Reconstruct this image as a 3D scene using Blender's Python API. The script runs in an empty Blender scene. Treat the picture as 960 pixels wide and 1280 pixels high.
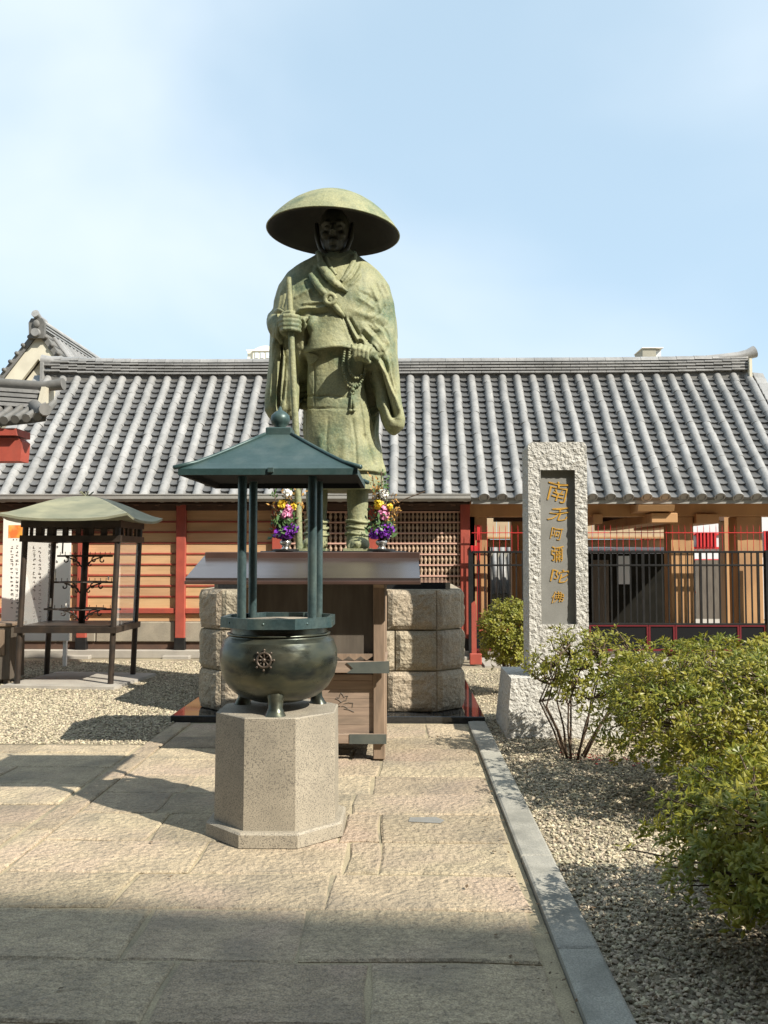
import bpy, bmesh, math, random
import numpy as np
from mathutils import Vector, Matrix, Euler, noise as mnoise
from mathutils.bvhtree import BVHTree

random.seed(7); np.random.seed(7)
scene = bpy.context.scene
COL = scene.collection

# ------------------------------------------------------------------ camera
F_PX, PW, PH = 1120.0, 960.0, 1280.0
CAM_H = 1.6
PITCH = math.atan(57.0 / F_PX); YAW = math.atan(24.0 / F_PX)
cam_data = bpy.data.cameras.new('camera')
cam_data.sensor_fit = 'VERTICAL'; cam_data.sensor_height = 24.0; cam_data.sensor_width = 18.0
cam_data.lens = F_PX / PH * 24.0
cam_data.clip_end = 2000.0
cam = bpy.data.objects.new('camera', cam_data); COL.objects.link(cam)
CAM_R = Matrix.Rotation(YAW, 3, 'Z') @ Matrix.Rotation(math.pi / 2 + PITCH, 3, 'X')
cam.matrix_world = Matrix.Translation((0, 0, CAM_H)) @ CAM_R.to_4x4()
scene.camera = cam

# ------------------------------------------------------------------ sky and sun
CLOUD_LOC = (17.405, 5.736, 12.063)
SUN_EL = math.radians(41.0)
SUN_AZ = Vector((0.81, -0.586, 0)).normalized()          # horizontal direction towards the sun
world = bpy.data.worlds.new('World'); scene.world = world; world.use_nodes = True
wn = world.node_tree; wn.nodes.clear()
w_out = wn.nodes.new('ShaderNodeOutputWorld'); w_bg = wn.nodes.new('ShaderNodeBackground')
w_sky = wn.nodes.new('ShaderNodeTexSky'); w_sky.sky_type = 'NISHITA'; w_sky.sun_disc = False
w_sky.sun_elevation = SUN_EL
w_sky.sun_rotation = math.atan2(SUN_AZ.x, SUN_AZ.y)
w_sky.air_density = 1.0; w_sky.dust_density = 0.8; w_sky.ozone_density = 1.5; w_sky.altitude = 50
w_tc = wn.nodes.new('ShaderNodeTexCoord')
# thin high cloud, a soft veil over part of the sky
w_map = wn.nodes.new('ShaderNodeMapping'); w_map.inputs['Scale'].default_value = (1.0, 1.0, 1.5)
w_map.inputs['Location'].default_value = CLOUD_LOC
w_n1 = wn.nodes.new('ShaderNodeTexNoise'); w_n1.inputs['Scale'].default_value = 1.5
w_n1.inputs['Detail'].default_value = 5; w_n1.inputs['Roughness'].default_value = 0.42; w_n1.inputs['Distortion'].default_value = 0.3
w_ramp = wn.nodes.new('ShaderNodeValToRGB')
w_ramp.color_ramp.elements[0].position = 0.42; w_ramp.color_ramp.elements[0].color = (0, 0, 0, 1)
w_ramp.color_ramp.elements[1].position = 0.72; w_ramp.color_ramp.elements[1].color = (0.8, 0.8, 0.8, 1)
w_ramp.color_ramp.interpolation = 'EASE'
w_haze = wn.nodes.new('ShaderNodeMixRGB'); w_haze.inputs[0].default_value = 0.60
w_haze.inputs[2].default_value = (5.3, 7.0, 8.2, 1)
w_mix = wn.nodes.new('ShaderNodeMixRGB'); w_mix.inputs[2].default_value = (6.6, 7.3, 7.9, 1)
wn.links.new(w_tc.outputs['Generated'], w_map.inputs['Vector'])
wn.links.new(w_map.outputs[0], w_n1.inputs['Vector'])
wn.links.new(w_n1.outputs['Fac'], w_ramp.inputs[0])
wn.links.new(w_sky.outputs[0], w_haze.inputs[1])
wn.links.new(w_haze.outputs[0], w_mix.inputs[1])
wn.links.new(w_ramp.outputs[0], w_mix.inputs[0])
wn.links.new(w_mix.outputs[0], w_bg.inputs['Color'])
w_bg.inputs['Strength'].default_value = 0.085
wn.links.new(w_bg.outputs[0], w_out.inputs[0])

sun_d = bpy.data.lights.new('sun', 'SUN'); sun_d.energy = 4.8; sun_d.angle = math.radians(0.53)
sun_d.color = (1.0, 0.94, 0.83)
sun = bpy.data.objects.new('sun', sun_d); COL.objects.link(sun)
sv = Vector((SUN_AZ.x * math.cos(SUN_EL), SUN_AZ.y * math.cos(SUN_EL), math.sin(SUN_EL)))
sun.rotation_euler = sv.to_track_quat('Z', 'Y').to_euler(); sun.location = (20, -14, 25)

scene.view_settings.view_transform = 'Standard'; scene.view_settings.look = 'None'
scene.view_settings.gamma = 1.0; scene.view_settings.use_curve_mapping = False
scene.view_settings.exposure = 0.8
scene.render.engine = 'CYCLES'
scene.cycles.max_bounces = 6; scene.cycles.diffuse_bounces = 3; scene.cycles.glossy_bounces = 3
scene.cycles.transparent_max_bounces = 8

# ------------------------------------------------------------------ photo pixel -> place
def A(px, py, Y):
    """point on the viewing ray of a pixel at distance Y (the distance comes from what the thing stands on)"""
    d = CAM_R @ Vector(((px - PW / 2) / F_PX, (PH / 2 - py) / F_PX, -1.0))
    t = Y / d.y
    return Vector((t * d.x, Y, CAM_H + t * d.z))
def G(px, py, h=0.0):
    d = CAM_R @ Vector(((px - PW / 2) / F_PX, (PH / 2 - py) / F_PX, -1.0))
    t = (h - CAM_H) / d.z
    return Vector((t * d.x, t * d.y, h))
def XA(px, Y): return A(px, 697, Y).x
def ZA(py, Y): return A(504, py, Y).z
CI = CAM_R.inverted()
def PX(v):
    c = CI @ (Vector(v) - Vector((0, 0, CAM_H)))
    return (PW / 2 + F_PX * c.x / -c.z, PH / 2 - F_PX * c.y / -c.z)

# ------------------------------------------------------------------ materials
MATS = {}
def M(name, c1, c2=None, scale=4.0, rough=0.7, metal=0.0, bump=0.0, bscale=60.0, bdist=0.01, rnd=0.0,
      spec=0.5, speck=None, speck_scale=220.0, speck_amt=0.5, stretch=None, contrast=(0.35, 0.65), rvar=0.0, c3=None, c3_scale=1.2, c3_pos=(0.5, 0.7),
      trans=None, bvor=False, hue=0.006, fine=None, grime=None):
    m = bpy.data.materials.new(name); m.use_nodes = True; MATS[name] = m
    nt = m.node_tree; N = nt.nodes; L = nt.links
    b = N['Principled BSDF']
    b.inputs['Roughness'].default_value = rough; b.inputs['Metallic'].default_value = metal
    b.inputs['Specular IOR Level'].default_value = spec
    geo = N.new('ShaderNodeNewGeometry'); vec = geo.outputs['Position']
    if stretch:
        mp = N.new('ShaderNodeMapping'); mp.inputs['Scale'].default_value = stretch
        L.new(vec, mp.inputs['Vector']); vec = mp.outputs[0]
    def noise(sc, det=5, src=None):
        n = N.new('ShaderNodeTexNoise'); n.inputs['Scale'].default_value = sc; n.inputs['Detail'].default_value = det
        L.new(src or vec, n.inputs['Vector']); return n.outputs['Fac']
    def ramp(src, p0, p1, v0=0.0, v1=1.0):
        r = N.new('ShaderNodeMapRange'); r.inputs[1].default_value = p0; r.inputs[2].default_value = p1
        r.inputs[3].default_value = v0; r.inputs[4].default_value = v1
        L.new(src, r.inputs[0]); return r.outputs[0]
    def mix(fac, a, bb, mode='MIX'):
        x = N.new('ShaderNodeMixRGB'); x.blend_type = mode
        if isinstance(fac, float): x.inputs[0].default_value = fac
        else: L.new(fac, x.inputs[0])
        for i, q in ((1, a), (2, bb)):
            if isinstance(q, tuple): x.inputs[i].default_value = q + (1,) if len(q) == 3 else q
            else: L.new(q, x.inputs[i])
        return x.outputs[0]
    col = tuple(c1)
    if c2: col = mix(ramp(noise(scale), *contrast), tuple(c1), tuple(c2))
    if c3: col = mix(ramp(noise(c3_scale, 4), *c3_pos), col, tuple(c3))
    if speck: col = mix(ramp(noise(speck_scale, 3, geo.outputs['Position']), 0.5, 0.66, 0, speck_amt), col, tuple(speck))
    if fine:
        col = mix(1.0, col, ramp(noise(fine[0], 2, geo.outputs['Position']), 0.3, 0.7, 1 - fine[1], 1 + fine[1] * 0.6), 'MULTIPLY')
    if grime:      # (scale, colour, amount, stretch): stains and dirt with a shape of their own
        gp = N.new('ShaderNodeMapping'); gp.inputs['Scale'].default_value = grime[3]; L.new(geo.outputs['Position'], gp.inputs['Vector'])
        col = mix(ramp(noise(grime[0], 7, gp.outputs[0]), 0.50, 0.70, 0, grime[2]), col, tuple(grime[1]))
    if rnd:
        oi = N.new('ShaderNodeObjectInfo'); h = N.new('ShaderNodeHueSaturation')
        L.new(ramp(oi.outputs['Random'], 0, 1, 1 - rnd, 1 + rnd), h.inputs['Value'])
        mm = N.new('ShaderNodeMath'); mm.operation = 'MULTIPLY'; mm.inputs[1].default_value = 7.31
        fr = N.new('ShaderNodeMath'); fr.operation = 'FRACT'
        L.new(oi.outputs['Random'], mm.inputs[0]); L.new(mm.outputs[0], fr.inputs[0])
        L.new(ramp(fr.outputs[0], 0, 1, 0.5 - hue, 0.5 + hue), h.inputs['Hue'])
        if isinstance(col, tuple): h.inputs['Color'].default_value = col + (1,)
        else: L.new(col, h.inputs['Color'])
        col = h.outputs[0]
    if isinstance(col, tuple): b.inputs['Base Color'].default_value = col + (1,)
    else: L.new(col, b.inputs['Base Color'])
    if rvar:
        L.new(ramp(noise(scale * 1.7), 0.3, 0.7, max(0.02, rough - rvar), rough + rvar), b.inputs['Roughness'])
    if bump:
        bp = N.new('ShaderNodeBump'); bp.inputs['Strength'].default_value = bump; bp.inputs['Distance'].default_value = bdist
        if bvor:
            v = N.new('ShaderNodeTexVoronoi'); v.inputs['Scale'].default_value = bscale; L.new(vec, v.inputs['Vector'])
            L.new(v.outputs['Distance'], bp.inputs['Height'])
        else:
            L.new(noise(bscale, 6), bp.inputs['Height'])
        L.new(bp.outputs[0], b.inputs['Normal'])
    if trans:
        t = N.new('ShaderNodeBsdfTranslucent'); ms = N.new('ShaderNodeMixShader'); ms.inputs[0].default_value = trans
        if isinstance(col, tuple): t.inputs[0].default_value = col + (1,)
        else: L.new(col, t.inputs[0])
        L.new(b.outputs[0], ms.inputs[1]); L.new(t.outputs[0], ms.inputs[2]); L.new(ms.outputs[0], N['Material Output'].inputs[0])
    return m

m_patina = M('patina_bronze', (0.225, 0.238, 0.138), (0.30, 0.298, 0.168), scale=5, rough=0.62, metal=0.0, bump=0.5, bscale=22, bdist=0.02,
             c3=(0.095, 0.140, 0.082), c3_scale=2.6, c3_pos=(0.50, 0.68), speck=(0.34, 0.325, 0.15), speck_scale=45, speck_amt=0.35, spec=0.35, fine=(70, 0.2), grime=(4.5, (0.10, 0.12, 0.08), 0.42, (1.6, 1.6, 0.35)))
m_headshade = M('head_shade_bronze', (0.040, 0.040, 0.028), (0.055, 0.055, 0.038), scale=6, rough=0.6)  # bronze darkened for the head: the hat's shade put into the colour
m_hatin = M('hat_underside_shade', (0.018, 0.018, 0.015), (0.028, 0.028, 0.022), rough=0.85)  # near-black colour stands in for the shade inside the hat
m_bronze = M('dark_bronze', grime=(5, (0.17, 0.17, 0.13), 0.45, (1, 1, 1.5)), c1=(0.060, 0.070, 0.058), c2=(0.105, 0.106, 0.072), scale=7, rough=0.34, metal=0.75, bump=0.12, bscale=14, bdist=0.01, rvar=0.09, c3=(0.03, 0.035, 0.035), c3_scale=5,
             stretch=(1, 1, 2.6))
m_bluebronze = M('blue_green_bronze', fine=(60, 0.2), grime=(6, (0.16, 0.20, 0.17), 0.5, (1.5, 1.5, 0.4)), c1=(0.050, 0.090, 0.095), c2=(0.085, 0.125, 0.125), scale=9, rough=0.36, metal=0.55, bump=0.1, bscale=30, rvar=0.08)
m_soffitshade = M('shaded_underside', (0.008, 0.009, 0.009), rough=0.8, spec=0.2)  # black colour carries the shade under the burner roof
m_screen = M('pale_tan_board', (0.52, 0.40, 0.26), (0.46, 0.35, 0.225), scale=5, rough=0.8)
m_burnroof = M('green_roof_paint', fine=(80, 0.15), grime=(5, (0.10, 0.13, 0.12), 0.4, (1.5, 1.5, 0.5)), c1=(0.032, 0.066, 0.065), c2=(0.045, 0.082, 0.078), scale=4, rough=0.42, metal=0.25, bump=0.08, bscale=18, rvar=0.08)
m_ash = M('ash', (0.36, 0.30, 0.22), (0.28, 0.24, 0.19), scale=60, rough=0.95, bump=0.6, bscale=120)
m_granite = M('pink_granite', grime=(3.0, (0.17, 0.15, 0.12), 0.45, (1, 1, 0.35)), c1=(0.37, 0.325, 0.25), c2=(0.30, 0.265, 0.205), scale=6, rough=0.62, speck=(0.09, 0.08, 0.07), speck_scale=150, speck_amt=0.85, fine=(320, 0.3), bump=0.12, bscale=160, bdist=0.004)
m_block = M('rough_granite', fine=(110, 0.35), grime=(2.5, (0.17, 0.15, 0.12), 0.5, (1, 1, 0.4)), c1=(0.44, 0.365, 0.26), c2=(0.36, 0.31, 0.225), scale=9, rough=0.85, speck=(0.22, 0.18, 0.14), speck_scale=120, speck_amt=0.5, bump=0.9, bscale=26, bdist=0.03, rnd=0.08)
m_stele = M('white_granite', (0.54, 0.52, 0.47), (0.45, 0.435, 0.395), scale=22, rough=0.85, speck=(0.25, 0.24, 0.23), speck_scale=90, speck_amt=0.35, bump=1.0, bscale=34, bdist=0.03)
m_panel = M('grey_polished_granite', (0.215, 0.21, 0.19), (0.25, 0.245, 0.225), scale=6, rough=0.55, speck=(0.12, 0.12, 0.115), speck_scale=260, speck_amt=0.5)
m_gold = M('gold_paint', (0.78, 0.46, 0.09), (0.60, 0.32, 0.05), scale=40, rough=0.4, metal=0.35)
m_blackgranite = M('black_granite', (0.016, 0.017, 0.018), (0.026, 0.027, 0.028), scale=50, rough=0.06, spec=0.6)
m_pave = M('paving_stone', (0.45, 0.365, 0.245), (0.335, 0.272, 0.185), scale=7, rough=0.92, bump=1.0, bscale=26, bdist=0.03, rnd=0.15, hue=0.005,
           speck=(0.19, 0.155, 0.115), speck_scale=44, speck_amt=0.5, fine=(150, 0.42), grime=(2.2, (0.16, 0.14, 0.11), 0.55, (1, 1, 1)), c3=(0.42, 0.325, 0.235), c3_scale=1.3, c3_pos=(0.50, 0.64))
m_mortar = M('sandy_mortar', fine=(140, 0.35), grime=(3.0, (0.13, 0.12, 0.09), 0.8, (1, 1, 1)), c1=(0.40, 0.335, 0.215), c2=(0.31, 0.26, 0.17), scale=5, rough=0.95, bump=0.5, bscale=70, bdist=0.006)
m_kerb = M('kerb_granite', fine=(160, 0.3), grime=(3.5, (0.12, 0.12, 0.10), 0.6, (1, 1, 1)), c1=(0.34, 0.325, 0.275), c2=(0.28, 0.27, 0.23), scale=8, rough=0.85, speck=(0.2, 0.2, 0.19), speck_scale=130, speck_amt=0.5, bump=0.3, bscale=90, bdist=0.004, rnd=0.07)
m_ground = M('packed_gravel_earth', (0.30, 0.255, 0.175), (0.22, 0.185, 0.13), scale=30, rough=0.95, bump=0.9, bscale=90, bdist=0.02, c3=(0.40, 0.345, 0.23), c3_scale=0.9)
m_pebble = M('pebble', (0.36, 0.31, 0.22), rough=0.8, rnd=0.55, hue=0.02)
m_concrete = M('concrete', (0.36, 0.33, 0.28), (0.29, 0.265, 0.23), scale=4, rough=0.9, bump=0.3, bscale=60)
m_tile = M('silver_grey_tile', grime=(1.6, (0.15, 0.15, 0.14), 0.45, (1, 1, 1)), c1=(0.315, 0.31, 0.30), c2=(0.245, 0.243, 0.238), scale=3.0, rough=0.38, spec=0.55, rnd=0.11, bump=0.05, bscale=40, speck=(0.12, 0.12, 0.11), speck_scale=20, speck_amt=0.3, rvar=0.08)
m_pantile = M('dark_grey_tile', (0.13, 0.13, 0.128), (0.085, 0.086, 0.086), scale=3.0, rough=0.5, rnd=0.3, spec=0.5)
m_oldtile = M('weathered_tile', (0.15, 0.145, 0.135), (0.11, 0.108, 0.10), scale=8, rough=0.7, rnd=0.15)
m_red = M('vermilion_paint', grime=(4, (0.22, 0.06, 0.045), 0.6, (1.5, 1.5, 0.5)), c1=(0.37, 0.072, 0.046), c2=(0.31, 0.06, 0.04), scale=6, rough=0.55, bump=0.08, bscale=30)
m_redbright = M('bright_red_paint', (0.55, 0.03, 0.03), (0.46, 0.025, 0.03), scale=9, rough=0.45)
m_darkred = M('dark_red_paint', (0.13, 0.012, 0.018), rough=0.4)
m_plank = M('ochre_plank', grime=(2.5, (0.33, 0.19, 0.09), 0.4, (0.5, 1, 2)), c1=(0.56, 0.35, 0.185), c2=(0.50, 0.305, 0.155), scale=3, rough=0.75, rnd=0.08, stretch=(0.6, 1, 9), bump=0.1, bscale=12)
m_tan = M('tan_painted_wood', grime=(3, (0.25, 0.14, 0.07), 0.5, (1.5, 1.5, 0.4)), c1=(0.46, 0.26, 0.115), c2=(0.40, 0.22, 0.10), scale=3, rough=0.7, stretch=(1, 1, 0.5))
m_spindle = M('pale_spindle_wood', (0.42, 0.30, 0.21), (0.32, 0.22, 0.15), scale=9, rough=0.7, rnd=0.2)
m_rail = M('pinkish_rail', (0.55, 0.33, 0.26), rough=0.6)
m_blackmetal = M('black_metal', (0.012, 0.012, 0.013), (0.02, 0.02, 0.02), scale=8, rough=0.4, metal=0.2)
m_blackpanel = M('black_panel', (0.006, 0.006, 0.007), rough=0.7, spec=0.2)
m_shadewood = M('dark_roof_timber', (0.10, 0.055, 0.035), (0.07, 0.04, 0.028), scale=5, rough=0.8)
m_shadetimber = M('shade_dark_timber', (0.010, 0.010, 0.008), (0.016, 0.015, 0.012), scale=5, rough=0.9, spec=0.1)  # timber coloured near-black to give the deep shade behind the gate
m_wood = M('weathered_wood', grime=(4, (0.12, 0.09, 0.065), 0.7, (3, 3, 0.6)), c1=(0.27, 0.19, 0.13), c2=(0.19, 0.135, 0.092), scale=4, rough=0.8, stretch=(9, 9, 1.0), bump=0.25, bscale=12, bdist=0.004)
m_woodh = M('weathered_board', grime=(4, (0.14, 0.11, 0.08), 0.6, (0.6, 3, 3)), c1=(0.31, 0.225, 0.165), c2=(0.24, 0.175, 0.13), scale=4, rough=0.8, stretch=(1.0, 9, 9), bump=0.25, bscale=12, bdist=0.004)
m_wooddark = M('dark_cabinet_wood', (0.085, 0.07, 0.055), (0.12, 0.10, 0.078), scale=3, rough=0.6, stretch=(7, 7, 1))
m_zinc = M('dull_zinc', (0.10, 0.115, 0.105), (0.14, 0.15, 0.13), scale=9, rough=0.6, metal=0.5)
m_altroof = M('brown_metal_sheet', grime=(3, (0.10, 0.075, 0.06), 0.5, (1, 3, 1)), c1=(0.18, 0.145, 0.132), c2=(0.15, 0.12, 0.11), scale=1.5, rough=0.24, metal=0.75, bump=0.015, bscale=3)
m_altridge = M('brown_ridge_metal', (0.10, 0.058, 0.045), (0.075, 0.045, 0.036), scale=5, rough=0.4, metal=0.3)
m_lanroof = M('lantern_copper_patina', (0.25, 0.245, 0.165), (0.185, 0.19, 0.13), scale=4, rough=0.55, metal=0.15, stretch=(1, 1, 4), c3=(0.30, 0.29, 0.19), c3_scale=3)
m_lanmetal = M('rusty_dark_iron', (0.030, 0.024, 0.020), (0.06, 0.042, 0.030), scale=7, rough=0.5, metal=0.35)
m_white = M('white_board', (0.80, 0.78, 0.72), (0.76, 0.74, 0.69), scale=3, rough=0.6)
m_ink = M('black_ink', (0.10, 0.095, 0.09), rough=0.8)
m_picture = M('orange_picture', (0.85, 0.42, 0.06), (0.80, 0.18, 0.04), scale=6, rough=0.6, c3=(0.88, 0.62, 0.22), c3_scale=4, contrast=(0.4, 0.6))
m_gutter = M('grey_gutter', (0.30, 0.29, 0.265), (0.25, 0.245, 0.23), scale=6, rough=0.5)
m_plaster = M('cream_plaster', (0.62, 0.58, 0.46), (0.54, 0.50, 0.40), scale=3, rough=0.85)
m_greyplaster = M('grey_plaster', (0.33, 0.31, 0.25), (0.28, 0.265, 0.22), scale=2, rough=0.9)
m_whiteplaster = M('white_plaster', (0.62, 0.64, 0.66), (0.56, 0.58, 0.60), scale=2, rough=0.85)
m_tower = M('pale_tower_wall', (0.80, 0.76, 0.62), (0.76, 0.72, 0.6), scale=1, rough=0.8)
m_towerglass = M('tower_glass', (0.55, 0.6, 0.65), rough=0.2)
m_leaf = M('shrub_leaf', (0.16, 0.19, 0.022), (0.33, 0.30, 0.038), scale=7, rough=0.42, spec=0.45, trans=0.36, c3=(0.36, 0.28, 0.05), c3_scale=9, c3_pos=(0.60, 0.72), contrast=(0.4, 0.6))
m_leaf2 = M('loose_shrub_leaf', (0.18, 0.205, 0.028), (0.32, 0.295, 0.045), scale=9, rough=0.42, spec=0.45, trans=0.36, c3=(0.30, 0.20, 0.05), c3_scale=11, c3_pos=(0.62, 0.74))
m_twig = M('shrub_twig', (0.085, 0.055, 0.035), (0.13, 0.09, 0.06), scale=20, rough=0.85)
m_litter = M('dry_leaf', (0.15, 0.09, 0.04), (0.08, 0.055, 0.03), scale=6, rough=0.8)
m_redleaf = M('fallen_red_leaf', (0.30, 0.02, 0.015), rough=0.6)
m_purple = M('purple_petal', (0.17, 0.02, 0.36), (0.24, 0.03, 0.42), scale=30, rough=0.6)
m_pink = M('pink_petal', (0.75, 0.22, 0.42), (0.80, 0.40, 0.55), scale=30, rough=0.6)
m_yellow = M('yellow_petal', (0.80, 0.58, 0.05), rough=0.6)
m_whitepetal = M('white_petal', (0.82, 0.80, 0.74), rough=0.6)
m_orangeleaf = M('orange_spray_leaf', (0.26, 0.15, 0.03), (0.36, 0.17, 0.03), scale=30, rough=0.6)
m_greenleaf = M('flower_leaf', (0.045, 0.10, 0.03), (0.07, 0.13, 0.035), scale=20, rough=0.5)
m_steel = M('vase_metal', (0.5, 0.48, 0.45), rough=0.25, metal=0.9)
m_wax = M('candle_wax', (0.8, 0.77, 0.7), rough=0.5)
m_glass = bpy.data.materials.new('pane_glass'); m_glass.use_nodes = True
_b = m_glass.node_tree.nodes['Principled BSDF']; _b.inputs['Roughness'].default_value = 0.03
_b.inputs['Base Color'].default_value = (0.9, 0.88, 0.82, 1); _b.inputs['Alpha'].default_value = 0.14

# ------------------------------------------------------------------ mesh helpers
class MB:
    def __init__(self): self.v = []; self.f = []; self.mi = []
    def add(self, verts, faces, mi=0):
        o = len(self.v); self.v.extend([tuple(p) for p in verts]); self.f.extend([tuple(i + o for i in f) for f in faces]); self.mi.extend([mi] * len(faces)); return self
    def box(self, x0, x1, y0, y1, z0, z1, ch=0.0, mi=0):
        if ch <= 0:
            vs = [(x, y, z) for z in (z0, z1) for y in (y0, y1) for x in (x0, x1)]
            return self.add(vs, [(0, 2, 3, 1), (4, 5, 7, 6), (0, 1, 5, 4), (2, 6, 7, 3), (0, 4, 6, 2), (1, 3, 7, 5)], mi)
        bm = bmesh.new(); bmesh.ops.create_cube(bm, size=1.0)
        for v in bm.verts: v.co = ((x0 + x1) / 2 + v.co.x * (x1 - x0), (y0 + y1) / 2 + v.co.y * (y1 - y0), (z0 + z1) / 2 + v.co.z * (z1 - z0))
        bmesh.ops.bevel(bm, geom=bm.edges[:], offset=ch, segments=1, affect='EDGES')
        bm.verts.index_update()
        self.add([v.co for v in bm.verts], [[v.index for v in f.verts] for f in bm.faces], mi); bm.free(); return self
    def prism(self, poly, z0, z1, top_scale=1.0, mi=0, c=None):
        n = len(poly)
        if c is None: c = (sum(p[0] for p in poly) / n, sum(p[1] for p in poly) / n)
        vs = [(x, y, z0) for x, y in poly] + [(c[0] + (x - c[0]) * top_scale, c[1] + (y - c[1]) * top_scale, z1) for x, y in poly]
        fs = [tuple(reversed(range(n))), tuple(range(n, 2 * n))] + [(i, (i + 1) % n, n + (i + 1) % n, n + i) for i in range(n)]
        return self.add(vs, fs, mi)
    def extrude_y(self, poly, y0, y1, mi=0):
        """polygon in x,z extruded along y"""
        n = len(poly)
        vs = [(x, y0, z) for x, z in poly] + [(x, y1, z) for x, z in poly]
        fs = [tuple(range(n)), tuple(reversed(range(n, 2 * n)))] + [(i, n + i, n + (i + 1) % n, (i + 1) % n) for i in range(n)]
        return self.add(vs, fs, mi)
    def extrude_x(self, poly, x0, x1, mi=0):
        """polygon in y,z extruded along x"""
        n = len(poly)
        vs = [(x0, y, z) for y, z in poly] + [(x1, y, z) for y, z in poly]
        fs = [tuple(reversed(range(n))), tuple(range(n, 2 * n))] + [(i, (i + 1) % n, n + (i + 1) % n, n + i) for i in range(n)]
        return self.add(vs, fs, mi)
    def lathe(self, prof, c=(0, 0, 0), n=24, mi=0, phase=0.0, cap=True):
        vs = []; fs = []
        for r, z in prof:
            for k in range(n):
                a = 2 * math.pi * k / n + phase
                vs.append((c[0] + r * math.cos(a), c[1] + r * math.sin(a), c[2] + z))
        for i in range(len(prof) - 1):
            for k in range(n):
                fs.append((i * n + k, i * n + (k + 1) % n, (i + 1) * n + (k + 1) % n, (i + 1) * n + k))
        if cap:
            fs.append(tuple(reversed(range(n)))); fs.append(tuple(range((len(prof) - 1) * n, len(prof) * n)))
        return self.add(vs, fs, mi)
    def tube(self, pts, rad, n=8, mi=0, cap=True, flat=1.0):
        pts = [Vector(p) for p in pts]
        if not isinstance(rad, (list, tuple)): rad = [rad] * len(pts)
        vs = []; fs = []
        up = Vector((0, 0, 1)); prev = None
        for i, p in enumerate(pts):
            t = (pts[min(i + 1, len(pts) - 1)] - pts[max(i - 1, 0)])
            t = t.normalized() if t.length > 1e-9 else Vector((0, 0, 1))
            if prev is None:
                ref = up if abs(t.dot(up)) < 0.95 else Vector((1, 0, 0)); a = t.cross(ref).normalized()
            else:
                a = (prev - t * prev.dot(t)); a = a.normalized() if a.length > 1e-6 else t.orthogonal().normalized()
            prev = a; b = t.cross(a)
            for k in range(n):
                an = 2 * math.pi * k / n
                vs.append(p + a * (math.cos(an) * rad[i]) + b * (math.sin(an) * rad[i] * flat))
        for i in range(len(pts) - 1):
            for k in range(n): fs.append((i * n + k, i * n + (k + 1) % n, (i + 1) * n + (k + 1) % n, (i + 1) * n + k))
        if cap: fs.append(tuple(reversed(range(n)))); fs.append(tuple(range((len(pts) - 1) * n, len(pts) * n)))
        return self.add(vs, fs, mi)
    def ball(self, c, r, n=10, m=6, mi=0, rot=None):
        if not isinstance(r, (list, tuple)): r = (r, r, r)
        vs = []; fs = []
        c = Vector(c); R = Euler(rot).to_matrix() if rot else None
        for i in range(m + 1):
            ph = math.pi * i / m
            for k in range(n):
                th = 2 * math.pi * k / n
                q = Vector((r[0] * math.sin(ph) * math.cos(th), r[1] * math.sin(ph) * math.sin(th), r[2] * math.cos(ph)))
                vs.append(c + (R @ q if R else q))
        for i in range(m):
            for k in range(n): fs.append((i * n + k, (i + 1) * n + k, (i + 1) * n + (k + 1) % n, i * n + (k + 1) % n))
        return self.add(vs, fs, mi)
    def mesh(self, name, mats, smooth=False):
        me = bpy.data.meshes.new(name); me.from_pydata(self.v, [], self.f)
        for m in (mats if isinstance(mats, (list, tuple)) else [mats]): me.materials.append(m)
        if any(self.mi): me.polygons.foreach_set('material_index', self.mi)
        if smooth: me.polygons.foreach_set('use_smooth', [True] * len(me.polygons))
        me.update(); return me

def link(name, me, parent=None, loc=None):
    o = bpy.data.objects.new(name, me); COL.objects.link(o)
    if parent is not None: o.parent = parent
    if loc is not None: o.location = loc
    return o
ORG = {}
def thing(name, label, cat, loc, group=None):
    o = bpy.data.objects.new(name, None); COL.objects.link(o); o.location = loc; o.empty_display_size = 0.2
    o['label'] = label; o['category'] = cat
    if group: o['group'] = group
    return o
def root_of(o):
    while o.parent is not None: o = o.parent
    return o
def part(name, mb, mats, parent, smooth=False, kind=None, label=None, auto=None):
    """mb is in world coordinates; parts sit at their thing's origin"""
    org = root_of(parent).location
    mb.v = [(p[0] - org[0], p[1] - org[1], p[2] - org[2]) for p in mb.v]
    me = mb.mesh(name, mats, smooth)
    if auto: me.set_sharp_from_angle(angle=math.radians(auto))
    o = link(name, me, parent)
    if kind: o['kind'] = kind
    if label: o['label'] = label
    return o
def solo(name, mb, mats, label, cat, group=None, smooth=False, auto=None):
    me = mb.mesh(name, mats, smooth)
    if auto: me.set_sharp_from_angle(angle=math.radians(auto))
    o = link(name, me); o['label'] = label; o['category'] = cat
    if group: o['group'] = group
    return o
def struct(name, mb, mats, kind='structure', smooth=False):
    o = link(name, mb.mesh(name, mats, smooth)); o['kind'] = kind; return o
def inst(name, me, parent, loc, rot=None, scale=None):
    """a shared-mesh piece at a world place under parent"""
    org = root_of(parent).location
    o = link(name, me, parent, Vector(loc) - Vector(org))
    if rot: o.rotation_euler = rot
    if scale: o.scale = scale
    return o
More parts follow.
